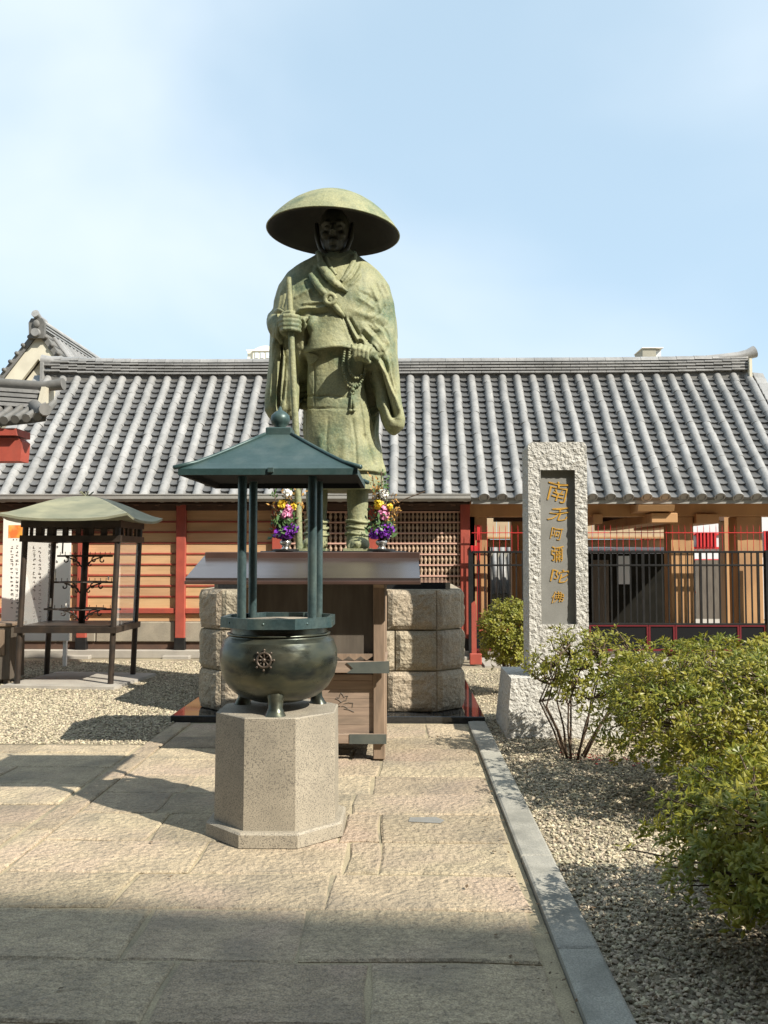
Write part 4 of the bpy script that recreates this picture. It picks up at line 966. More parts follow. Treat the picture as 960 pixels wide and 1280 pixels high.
part('upper_panel', MB().box(CX0 + pw_, CX1 - pw_, CY0 + 0.06, CY0 + 0.08, zf(826), 1.40), m_wooddark, al)
part('top_beam', MB().box(CX0 - 0.1, CX1 + 0.1, CY0 + 0.02, CY0 + 0.09, 1.385, 1.44), m_wooddark, al)
for x in (CX0 + 0.01, CX1 - 0.035): part('side_panel', MB().box(x, x + 0.025, CY0 + pw_, CY1 - pw_, 0.16, 1.42), m_wood, al)
part('back_panel', MB().box(CX0 + pw_, CX1 - pw_, CY1 - 0.05, CY1 - 0.02, 0.16, 1.42), m_wooddark, al)
# engraved lotus on the panel
lm = MB(); lc = A(427, 878, CY0 + 0.027); 
for k, (ax_, az_, bx_, bz_) in enumerate([(0, 0, -.05, .03), (-.05, .03, -.02, .035), (-.02, .035, -.005, .075), (-.005, .075, .02, .04), (.02, .04, .05, .05), (.05, .05, .035, .015), (.035, .015, 0, 0), (0, 0, -.03, -.02), (.02, -.01, .09, -.005), (.09, -.005, .085, -.04), (.02, -.05, .10, -.075), (-.06, -.04, -.01, -.03), (.0, -.03, .05, -.045), (-.09, .0, -.05, -.03)]):
    lm.tube([lc + Vector((ax_, -0.001, az_)), lc + Vector(((ax_ + bx_) / 2, -0.001, (az_ + bz_) / 2 + 0.006)), lc + Vector((bx_, -0.001, bz_))], 0.0028, 4)
part('lotus_engraving', lm, m_wooddark, al)
# roof
RYF = 6.95; RYB = 7.6
RX0_, RX1_ = XA(232, RYF), XA(525, RYF)
zfr, zbk = ZA(722.5, RYF), ZA(695, RYB)
rm = MB().extrude_x([(RYF, zfr - 0.0), (RYB, zbk), (RYB + 0.55, zbk - 0.18), (RYB + 0.55, zbk - 0.21), (RYB, zbk - 0.03), (RYF, zfr - 0.02)], RX0_, RX1_)
ar = part('roof', rm, m_altroof, al)
part('eave_board', MB().box(RX0_ - 0.005, RX1_ + 0.005, RYF - 0.012, RYF + 0.04, zfr - 0.05, zfr - 0.021, 0.004), m_altridge, ar)
part('ridge_board', MB().box(RX0_ + 0.02, RX1_ + 0.01, RYB - 0.06, RYB + 0.06, zbk - 0.03, ZA(690, RYB - 0.06), 0.006), m_altridge, ar)
for xx in (CX0, CX1 - pw_): part('bracket', MB().extrude_x([(RYF + 0.06, zfr - 0.051), (CY0 - 0.01, 1.36), (CY0 - 0.002, 1.36), (CY0 - 0.002, zfr - 0.03)], xx + 0.005, xx + pw_ - 0.005), m_wood, al)

# ================================================================== FLOWER VASES
def flowers(px, py, seed, label, lean):
    rng = random.Random(seed); Y = 9.62
    b = A(px, py, Y); b.z = FZ
    t = thing('flower_vase', label, 'flowers', b, 'flower vases at the statue feet')
    vase = part('vase', MB().lathe([(0.10, 0), (0.11, 0.012), (0.05, 0.025), (0.03, 0.05), (0.06, 0.075), (0.065, 0.10), (0.045, 0.12)], b, 20), m_steel, t, True)
    part('stand', MB().lathe([(0.15, 0.0), (0.15, 0.018), (0.12, 0.022)], b, 20), m_blackmetal, t, True, auto=30)
    s = 0.00866
    def blob(name, dx, dz, r, m, n, petal):
        mb = MB()
        for _ in range(n):
            d = Vector((rng.gauss(0, 1), rng.gauss(0, 1), rng.gauss(0, 1))).normalized(); p = b + Vector((dx * s, -0.04 + rng.uniform(-.02, .02), dz * s)) + d * r * rng.uniform(0.45, 1.0)
            u = d.orthogonal().normalized(); w = d.cross(u); a = rng.uniform(0, 6.28); u, w = u * math.cos(a) + w * math.sin(a), w * math.cos(a) - u * math.sin(a)
            q = petal * rng.uniform(0.7, 1.2)
            mb.add([p - u * q * .5, p + w * q * .6 + d * q * .4, p + u * q * .5 + d * q * .3, p - w * q * .6 + d * q * .35], [(0, 1, 2), (0, 2, 3)])
        part(name, mb, m, t)
    blob('purple_bloom', 3, 24, 0.075, m_purple, 120, 0.04); blob('purple_bloom', -8, 21, 0.055, m_purple, 60, 0.04); blob('purple_bloom', 11, 28, 0.045, m_purple, 50, 0.035)
    blob('pink_bloom', 2, 45, 0.055, m_pink, 90, 0.04); blob('pink_bloom', 4, 52, 0.04, m_pink, 50, 0.04)
    blob('yellow_bloom', -4, 58, 0.045, m_yellow, 50, 0.04); blob('white_bloom', 3, 71, 0.045, m_whitepetal, 50, 0.04); blob('yellow_bloom', 10, 55, 0.03, m_yellow, 30, 0.035)
    g = MB(); o = MB(); stm = MB()
    for k in range(16):
        top = b + Vector((rng.uniform(-1, 1) * 0.20 + lean * 0.05, rng.uniform(-.08, .08), rng.uniform(0.42, 0.95) if k < 9 else rng.uniform(0.25, 0.5)))
        base = b + Vector((0, 0, 0.1)); mid = (base + top) / 2 + Vector((top.x - base.x, 0, 0)) * 0.15
        stm.tube([base, mid, top], 0.005, 4)
        for _ in range(34):
            tt = rng.uniform(0.35, 1.05); p = base.lerp(top, tt) + Vector((rng.gauss(0, .028), rng.gauss(0, .028), rng.gauss(0, .02)))
            d = Vector((rng.gauss(0, 1), rng.gauss(0, 1), abs(rng.gauss(0, 1)))).normalized(); w = d.orthogonal().normalized(); q = rng.uniform(0.03, 0.055)
            (o if (k % 2 == 0 and tt > 0.45) else g).add([p, p + d * q * .5 + w * q * .28, p + d * q, p + d * q * .5 - w * q * .28], [(0, 1, 2, 3)])
    for _ in range(150):
        p = b + Vector((rng.gauss(0, .07), rng.gauss(0, .06), rng.uniform(0.13, 0.34))); d = Vector((rng.gauss(0, 1), rng.gauss(0, 1), rng.gauss(0.4, .7))).normalized(); w = d.orthogonal().normalized(); q = rng.uniform(0.05, 0.09)
        g.add([p, p + d * q * .5 + w * q * .25, p + d * q, p + d * q * .5 - w * q * .25], [(0, 1, 2, 3)])
    if lean > 0: stm.tube([b + Vector((0.05, 0, 0.45)), b + Vector((0.25, 0, 0.56)), b + Vector((0.47, 0, 0.64))], 0.006, 4)
    part('green_leaves', g, m_greenleaf, t, kind='stuff'); part('orange_sprays', o, m_orangeleaf, t, kind='stuff'); part('stems', stm, m_twig, t)
flowers(357, 687, 11, 'vase of purple and pink flowers with orange sprays beside the staff tip', 0)
flowers(477, 687, 12, 'vase of purple and pink flowers with a long bare twig beside the foot', 1)

# ================================================================== STONE STELE
TY = 8.22
tx0, tx1 = XA(661, TY), XA(735, TY); tz1 = ZA(553, TY)
ste = thing('stone_stele', 'tall rough pale granite stele with gilded calligraphy on a recessed grey panel', 'stele', ((tx0 + tx1) / 2, TY + 0.2, 0))
zb = ZA(845, TY); bx0, bx1 = XA(638, 8.1), XA(772, 8.1)
def rough_box(x0, x1, y0, y1, z0, z1, step, amp, taper=0.0, round_top=0.0, hole=None, seed=0.0):
    """box with hammered faces; hole = (x0,x1,z0,z1) left open in the front"""
    mb = MB()
    def disp(p, n):
        q = Vector(p)
        a = mnoise.noise(q * 16 + Vector((seed, 0, 0))) * 0.5 + mnoise.noise(q * 34) * 0.5 + mnoise.noise(q * 60) * 0.35
        return q + Vector(n) * a * amp
    def face(o, u, v, n, nu, nv, skip=None):
        o, u, v, n = Vector(o), Vector(u), Vector(v), Vector(n); vs = []; fs = []
        for j in range(nv + 1):
            for i in range(nu + 1):
                p = o + u * (i / nu) + v * (j / nv)
                k = 1.0
                if i in (0, nu) or j in (0, nv): k = 0.25
                vs.append(disp(p, n * k))
        for j in range(nv):
            for i in range(nu):
                c = o + u * ((i + .5) / nu) + v * ((j + .5) / nv)
                if skip and skip[0] < c.x < skip[1] and skip[2] < c.z < skip[3]: continue
                a = j * (nu + 1) + i; fs.append((a, a + 1, a + nu + 2, a + nu + 1))
        for q in range(len(vs)):
            p = vs[q]
            if taper:
                t = 1 - taper * (p.z - z0) / (z1 - z0); c = (x0 + x1) / 2; p.x = c + (p.x - c) * t; cy = (y0 + y1) / 2; p.y = cy + (p.y - cy) * t
            if round_top:
                R = round_top
                for s, ex in ((-1, x0), (1, x1)):
                    cx = ex - s * R; czz = z1 - R
                    if (p.x - cx) * s > 0 and p.z > czz:
                        d = math.hypot(p.x - cx, p.z - czz)
                        if d > R: p.x = cx + (p.x - cx) * R / d; p.z = czz + (p.z - czz) * R / d
            vs[q] = p
        mb.add(vs, fs)
    nx, ny, nz = max(2, int((x1 - x0) / step)), max(2, int((y1 - y0) / step)), max(2, int((z1 - z0) / step))
    face((x0, y0, z0), (x1 - x0, 0, 0), (0, 0, z1 - z0), (0, -1, 0), nx, nz, hole)
    face((x1, y1, z0), (x0 - x1, 0, 0), (0, 0, z1 - z0), (0, 1, 0), 4, 12)
    face((x0, y1, z0), (0, y0 - y1, 0), (0, 0, z1 - z0), (-1, 0, 0), ny, nz)
    face((x1, y0, z0), (0, y1 - y0, 0), (0, 0, z1 - z0), (1, 0, 0), ny, nz)
    face((x0, y0, z1), (x1 - x0, 0, 0), (0, y1 - y0, 0), (0, 0, 1), nx, ny)
    return mb
hx0, hx1, hz0, hz1 = XA(677, TY), XA(719.5, TY), ZA(780, TY), ZA(588, TY)
stp = 0.0135
nxs = int((tx1 - tx0) / stp); nzs = int((tz1 - zb + 0.1) / stp)
part('shaft', rough_box(tx0, tx1, TY, TY + 0.40, zb - 0.1, tz1, stp, 0.010, 0.0, 0.045, (hx0, hx1, hz0, hz1)), m_stele, ste)
pn = MB(); dpt = 0.050
pn.add([(hx0 - 0.02, TY + dpt, hz0 - 0.02), (hx1 + 0.02, TY + dpt, hz0 - 0.02), (hx1 + 0.02, TY + dpt, hz1 + 0.02), (hx0 - 0.02, TY + dpt, hz1 + 0.02)], [(0, 1, 2, 3)])
panel = part('inscription_panel', pn, m_panel, ste)
rv = MB()
e = 0.010
rv.box(hx0 - e - 0.02, hx0 - e + 0.010, TY + 0.004, TY + dpt + 0.02, hz0 - e, hz1 + e); rv.box(hx1 + e - 0.010, hx1 + e + 0.02, TY + 0.004, TY + dpt + 0.02, hz0 - e, hz1 + e)
rv.box(hx0, hx1, TY + 0.0042, TY + dpt + 0.02, hz1 - 0.0, hz1 + e + 0.02); rv.box(hx0, hx1, TY + 0.0042, TY + dpt + 0.02, hz0 - e - 0.02, hz0)
part('recess_edge', rv, m_panel, ste)
def glyph(ch, cx, cy, cz, w, h, name, mat, parent, bold=0.0, shear=0.0, ext=0.003, wob=0.0):
    cu = bpy.data.curves.new('g', 'FONT'); cu.body = ch; cu.size = 1.0; cu.extrude = 0.0; cu.offset = bold; cu.shear = shear; cu.resolution_u = 3
    o = bpy.data.objects.new('g', cu); COL.objects.link(o)
    dg = bpy.context.evaluated_depsgraph_get(); dg.update()
    me = bpy.data.meshes.new_from_object(o.evaluated_get(dg)); bpy.data.objects.remove(o); bpy.data.curves.remove(cu)
    V = np.array([v.co[:] for v in me.vertices])
    if len(V) == 0: return None
    mn, mx = V.min(0), V.max(0); c = (mn + mx) / 2; sc = np.maximum(mx - mn, 1e-4)
    mb = MB(); fs = [tuple(p.vertices) for p in me.polygons]; vs = []
    for v in V:
        u = (v[0] - c[0]) / sc[0]; t = (v[1] - c[1]) / sc[1]
        if wob: u += wob * math.sin(5 * t + 1.3 * ord(ch[0])) * 0.5; t += wob * math.sin(4 * u + ord(ch[0]))
        vs.append((cx + u * w, cy, cz + t * h))
    n = len(vs)
    mb.add(vs + [(x, y + ext, z) for x, y, z in vs], fs)
    # side walls from boundary edges
    cnt = {}
    for f in fs:
        for i in range(len(f)): a, b = f[i], f[(i + 1) % len(f)]; cnt[(a, b)] = 1
    for (a, b) in list(cnt):
        if (b, a) not in cnt: mb.add([vs[a], vs[b], (vs[b][0], cy + ext, vs[b][2]), (vs[a][0], cy + ext, vs[a][2])], [(0, 1, 2, 3)])
    bpy.data.meshes.remove(me)
    return part(name, mb, mat, parent)
for ch, cx, cy_, w, h in (('\u5357', 698, 614, 29, 27), ('\u65e0', 698, 642.5, 29, 16), ('\u963f', 696, 667, 17, 15), ('\u5f4c', 697, 692, 17, 19), ('\u9640', 700, 719, 25, 17), ('\u4f5b', 697, 747, 17, 14)):
    c = A(cx, cy_, TY + dpt - 0.006); k = TY / F_PX
    glyph(ch, c.x, TY + dpt - 0.006, c.z, w * k * .92, h * k * .95, 'gilded_character', m_gold, panel, -0.005, 0.14, 0.006, 0.09)
part('base', rough_box(bx0 - 0.055, bx1 + 0.055, 8.04, 8.98, -0.02, zb, 0.02, 0.010, 0.10), m_stele, ste)

# ================================================================== CANDLE STAND (left)
LX, LY = -4.22, 11.6
lan = thing('candle_stand', 'iron candle stand with pale green curved roof and glass sides', 'candle stand', (LX, LY, 0))
lw, ld = 0.585, 0.46
LEAN = 0.035
def LS(mb):
    mb.v = [(x + LEAN * z, y, z) for x, y, z in mb.v]; return mb
zl = lambda q: ZA(q, LY - ld)
ztray, ztop = zl(788), zl(673)
for sx in (-1, 1):
    for sy in (-1, 1):
        x, y = LX + sx * lw, LY + sy * ld
        part('leg', LS(MB().tube([(x, y, 0.02), (x, y, 2.08)], 0.036, 10)), m_lanmetal, lan, True, auto=50)
def frame(z, h, o, name):
    mb = MB()
    mb.box(LX - lw - o, LX + lw + o, LY - ld - o, LY - ld + 0.03, z - h / 2, z + h / 2); mb.box(LX - lw - o, LX + lw + o, LY + ld - 0.03, LY + ld + o, z - h / 2, z + h / 2)
    mb.box(LX - lw - o, LX - lw + 0.03, LY - ld + 0.031, LY + ld - 0.031, z - h / 2, z + h / 2); mb.box(LX + lw - 0.03, LX + lw + o, LY - ld + 0.031, LY + ld - 0.031, z - h / 2, z + h / 2)
    return part(name, LS(mb), m_lanmetal, lan)
frame(ztray, 0.075, 0.055, 'lower_frame'); frame(ztop, 0.08, 0.05, 'upper_frame'); frame(2.04, 0.12, 0.045, 'eave_frame')
part('tray', LS(MB().box(LX - lw, LX + lw, LY - ld, LY + ld, ztray + 0.038, ztray + 0.052)), m_lanmetal, lan)
# fretwork band between the upper frames: uprights and thin horizontals
for sy in (-1, 1):
    for k in range(8):
        x = LX - lw + 2 * lw * k / 7
        part('fret_upright', LS(MB().box(x - 0.03, x + 0.03, LY + sy * ld - 0.012, LY + sy * ld + 0.012, ztop + 0.04, 1.98)), m_lanmetal, lan)
    for k in range(4):
        z = ztop + 0.055 + (1.98 - ztop - 0.06) * k / 3.5
        part('fret_bar', LS(MB().box(LX - lw, LX + lw, LY + sy * ld - 0.006, LY + sy * ld + 0.006, z, z + 0.008)), m_lanmetal, lan)
for sx in (-1, 1):
    for k in range(6):
        y = LY - ld + 2 * ld * k / 5
        part('fret_upright', LS(MB().box(LX + sx * lw - 0.012, LX + sx * lw + 0.012, y - 0.03, y + 0.03, ztop + 0.041, 1.979)), m_lanmetal, lan)
    part('glass_pane', LS(MB().box(LX + sx * lw - 0.003, LX + sx * lw + 0.003, LY - ld + 0.035, LY + ld - 0.035, ztray + 0.04, ztop - 0.04)), m_glass, lan)
# curved roof
rfm = MB(); NR = 9; vs = []
for j in range(NR + 1):
    t = j / NR; half = 0.775 * (1 - t) + 0.02; z = 2.10 + 0.31 * (t ** 0.72) * (1 - 0.10 * math.sin(math.pi * t)) - 0.0
    z = 2.075 + 0.325 * math.sin(math.pi / 2 * t) ** 1.3
    m = 6
    for side in range(4):
        for k in range(m):
            u = -1 + 2 * k / m; lift = 0.07 * (abs(u) ** 3) * (1 - t) ** 2
            p = [(u, -1), (1, u), (-u, 1), (-1, -u)][side]
            vs.append((LX + p[0] * half + 0.0, LY + p[1] * half, z + lift))
fs = []; m4 = 24
for j in range(NR):
    for k in range(m4): fs.append((j * m4 + k, j * m4 + (k + 1) % m4, (j + 1) * m4 + (k + 1) % m4, (j + 1) * m4 + k))
o = len(vs)
for k in range(m4): p = vs[k]; vs.append((p[0], p[1], p[2] - 0.03))
for k in range(m4): p = vs[k]; vs.append((LX + (p[0] - LX) * 0.75, LY + (p[1] - LY) * 0.75, 2.06))
for k in range(m4): fs += [(k, o + k, o + (k + 1) % m4, (k + 1) % m4), (o + k, o + m4 + k, o + m4 + (k + 1) % m4, o + (k + 1) % m4)]
fs.append(tuple(reversed(range(o + m4, o + 2 * m4))))
fs.append(tuple(range(NR * m4, NR * m4 + m4)))
rfm.add(vs, fs); lr = part('roof', LS(rfm), m_lanroof, lan, True, auto=24)
fin = MB().lathe([(0.09, 0), (0.10, 0.02), (0.03, 0.03)], (LX, LY, 2.375), 12)
for k in range(6):
    a = 2 * math.pi * k / 6; fin.tube([(LX, LY, 2.40), (LX + 0.06 * math.cos(a), LY + 0.06 * math.sin(a), 2.43), (LX + 0.09 * math.cos(a), LY + 0.09 * math.sin(a), 2.46)], 0.008, 5)
part('finial', LS(fin), m_lanroof, lr)
# candle tree
part('centre_pole', LS(MB().tube([(LX + 0.02, LY, ztray + 0.05), (LX + 0.02, LY, 1.98)], 0.042, 10)), m_lanmetal, lan, True)
for q, hwid in ((695, 0.36), (728, 0.40), (762, 0.50)):
    z = ZA(q, LY); arm = MB()
    arm.box(LX + 0.02 - hwid, LX + 0.02 + hwid, LY - 0.02, LY + 0.02, z - 0.012, z + 0.012)
    arm.tube([(LX + 0.02 + 0.3 * math.cos(t), LY + 0.3 * math.sin(t), z + 0.004) for t in [2 * math.pi * k / 20 for k in range(21)]], 0.009, 5, cap=False)
    a_ = part('candle_arm', LS(arm), m_lanmetal, lan)
    sc = MB()
    for s in (-1, 1):
        for (r0, ox, oz) in ((0.045, 0.13, -0.05), (0.05, 0.24, -0.055), (0.04, 0.08, -0.11)):
            sc.tube([(LX + 0.02 + s * (ox + r0 * math.cos(t) * (1 - t / 9)), LY - 0.03, z + oz + r0 * math.sin(t) * (1 - t / 9)) for t in [1.57 + 5.2 * k / 14 for k in range(15)]], 0.009, 5)
        sc.tube([(LX + 0.02 + s * 0.03, LY - 0.03, z - 0.14), (LX + 0.02 + s * 0.10, LY - 0.03, z - 0.06), (LX + 0.02 + s * 0.22, LY - 0.03, z - 0.015)], 0.010, 5)
    part('scroll_bracket', LS(sc), m_lanmetal, a_)
    sp = MB()
    for k in range(11):
        x = LX + 0.02 - hwid + 2 * hwid * (k + 0.5) / 11; sp.tube([(x, LY, z + 0.012), (x, LY, z + 0.055)], 0.004, 4)
    part('spikes', LS(sp), m_lanmetal, a_)
for dx, q, h in ((-0.28, 695, 0.16), (-0.36, 728, 0.14), (0.02 - 0.42, 762, 0.11), (0.34, 728, 0.05), (-0.2, 762, 0.08)):
    z = ZA(q, LY); part('candle', LS(MB().tube([(LX + dx, LY, z + 0.03), (LX + dx, LY, z + 0.03 + h)], 0.010, 7)), m_wax if h < 0.15 else m_lanmetal, lan, True)
struct('concrete_pad', MB().prism([(-4.95, 10.98), (-3.5, 10.86), (-3.35, 12.2), (-4.75, 12.35)], -0.02, 0.035, 0.99), m_concrete)

# ================================================================== SIGNBOARD, BIN
NY = 13.15
sg = thing('notice_board', 'white notice board with vertical Japanese lettering and an orange picture', 'sign', (XA(45, NY), NY, 0))
sx0, sx1 = XA(3, NY), XA(88, NY); sz0, sz1 = ZA(802, NY), ZA(646, NY)
bd = part('board', MB().box(sx0, sx1, NY, NY + 0.03, sz0, sz1, 0.004), m_white, sg)
for x in (sx0 + 0.05, sx1 - 0.10): part('leg', MB().box(x, x + 0.05, NY + 0.031, NY + 0.08, 0, sz1 - 0.2), m_white, sg)
part('picture', MB().box(XA(10, NY), XA(33, NY), NY - 0.004, NY - 0.001, ZA(672, NY), ZA(656, NY)), m_picture, bd)
k = NY / F_PX
for i, ch in enumerate('\u6975\u697d\u5f80\u751f\u306b\u4e00\u756a\u8fd1\u3044\u5927\u962a'):
    c = A(63.5 - i * 0.12, 682 + i * 8.0, NY - 0.004); glyph(ch, c.x, NY - 0.004, c.z, 6.2 * k, (6.2 if ch != '\u4e00' else 0.9) * k, 'character', m_ink, bd, 0.012, 0, 0.003)
rng = random.Random(5)
ink = MB()
def scribble(cx, cz, w):
    """one small illegible character: a handful of brush strokes"""
    for _ in range(rng.randint(3, 5)):
        if rng.random() < 0.55:
            z = cz + rng.uniform(-.45, .45) * w; a, b = sorted((rng.uniform(-.5, .1), rng.uniform(0, .5))); t = 0.07 * w
            ink.box(cx + a * w, cx + b * w, NY - 0.0035, NY - 0.0008, z - t, z + t)
        else:
            x = cx + rng.uniform(-.4, .4) * w; a, b = sorted((rng.uniform(-.5, .1), rng.uniform(0, .5))); t = 0.07 * w
            ink.box(x - t, x + t, NY - 0.0035, NY - 0.0008, cz + a * w, cz + b * w)
for px, q0, q1, st_ in ((15, 684, 760, 5.4), (21.5, 684, 798, 5.4), (29, 684, 740, 5.2), (43, 684, 790, 5.4), (50, 684, 790, 5.4), (71.5, 678, 712, 6)):
    q = q0
    while q < q1:
        if rng.random() > 0.06: c = A(px, q, NY); scribble(c.x, c.z, 4.0 * k)
        q += st_
for px in range(17, 33, 4): c = A(px, 674.5, NY); scribble(c.x, c.z, 2.0 * k)
part('small_lettering', ink, m_ink, bd, kind='stuff')
bn = thing('wooden_bin', 'dark brown wooden box standing on the gravel beside the candle stand', 'box', (-5.25, 11.5, 0))
wx0, wx1 = -5.55, XA(14.5, 11.3)
part('body', MB().box(wx0, wx1, 11.3, 11.75, 0.06, ZA(784, 11.3), 0.006), m_wooddark, bn)
part('lid', MB().box(wx0 - 0.02, wx1 + 0.02, 11.28, 11.77, ZA(784, 11.3) + 0.001, ZA(780, 11.3), 0.006), m_wood, bn)
part('front_panel', MB().box(wx0 + 0.05, wx1 - 0.06, 11.285, 11.299, ZA(820, 11.3), ZA(788, 11.3)), m_wood, bn)
for x in (wx0 + 0.03, wx1 - 0.08): part('foot', MB().box(x, x + 0.05, 11.32, 11.4, -0.01, 0.059), m_wooddark, bn)

# ================================================================== STATUE
def S(px, py, dy=0.0): return A(px, py, SY + dy)
stt = thing('monk_statue', 'green patinated bronze statue of a travelling monk in wide hat with staff', 'statue', (SX, SY, FZ))
def loft(mb, sts, n=48, e=0.82, shift=0.0):
    """stations (py, xl, xr, front, back) -> closed skin"""
    vs = []; fs = []
    for (py, xl, xr, f, b) in sts:
        p0, p1 = S(xl, py), S(xr, py); cx = (p0.x + p1.x) / 2; hw = (p1.x - p0.x) / 2; z = (p0.z + p1.z) / 2
        for k in range(n):
            t = 2 * math.pi * k / n; c, s = math.cos(t), math.sin(t)
            c = math.copysign(abs(c) ** e, c); s = math.copysign(abs(s) ** e, s)
            ymid = (b - f) / 2 * 0 + 0
            vs.append((cx + hw * c, SY + shift + (s * b if s > 0 else s * f), z))
    m = len(sts)
    for j in range(m - 1):
        for k in range(n): fs.append((j * n + (k + 1) % n, j * n + k, (j + 1) * n + k, (j + 1) * n + (k + 1) % n))
    fs.append(tuple(range(n))); fs.append(tuple(reversed(range((m - 1) * n, m * n))))
    mb.add(vs, fs)
def loft2(mb, sts, n=28, e=0.85):
    """stations (py, xl, xr, yfront, yback) with absolute depth range"""
    vs = []; fs = []
    for (py, xl, xr, yf, yb) in sts:
        ym = (yf + yb) / 2; p0, p1 = S(xl, py, ym), S(xr, py, ym); cx = (p0.x + p1.x) / 2; hw = (p1.x - p0.x) / 2; z = p0.z
        for k in range(n):
            t = 2 * math.pi * k / n; c, s = math.cos(t), math.sin(t)
            c = math.copysign(abs(c) ** e, c); s = math.copysign(abs(s) ** e, s)
            vs.append((cx + hw * c, SY + ym + s * (yb - yf) / 2, z))
    m = len(sts)
    for j in range(m - 1):
        for k in range(n): fs.append((j * n + (k + 1) % n, j * n + k, (j + 1) * n + k, (j + 1) * n + (k + 1) % n))
    fs.append(tuple(range(n))); fs.append(tuple(reversed(range((m - 1) * n, m * n))))
    mb.add(vs, fs)
bm_ = MB()
loft(bm_, [(312, 404, 434, .14, .20), (319, 398, 442, .19, .24), (326, 386, 453, .25, .29), (334, 371, 466, .31, .34), (345, 359, 476, .37, .38), (360, 349, 487, .42, .41), (380, 342.5, 493, .46, .43),
          (400, 339.5, 496, .48, .43), (420, 339, 497, .47, .43), (440, 342, 495, .45, .42), (455, 354, 486, .43, .41), (470, 368, 478, .42, .40), (500, 377, 473, .42, .40), (540, 378, 474, .43, .41),
          (570, 380, 478, .45, .43), (586, 382, 482, .46, .44), (594, 384, 483, .465, .445)])
# hanging sleeves
loft2(bm_, [(405, 462, 495, -.30, .25), (430, 462, 497, -.40, .22), (455, 462, 497.5, -.47, .14), (480, 467, 499, -.47, .08), (505, 472.5, 502.5, -.46, .02), (525, 476, 506, -.45, -.06), (535, 480, 504.5, -.42, -.10), (541, 486, 499, -.36, -.16), (543.5, 490, 495, -.30, -.2)])
loft2(bm_, [(395, 341, 372, -.25, .22), (420, 338, 372, -.36, .22), (450, 336.5, 374, -.42, .14), (480, 334.5, 376, -.43, .10), (500, 331, 376, -.42, .04), (514, 330.5, 373, -.40, -.02), (522, 335, 366, -.36, -.08), (528, 343, 355, -.30, -.12)])
# forearms inside the sleeves
bm_.tube([S(484, 415, -.1), S(474, 432, -.36), S(462, 440, -.50)], [.11, .12, .105], 14)
bm_.tube([S(350, 400, -.05), S(350, 410, -.30), S(357, 412, -.46)], [.16, .14, .10], 14)
bm_.tube([S(398, 402, -.30), S(384, 404, -.42), S(376, 406, -.50)], [.15, .12, .08], 14)     # cuff roll beside the gripping hand
body = remeshed(bm_, 0.0135, 4, 0.5)
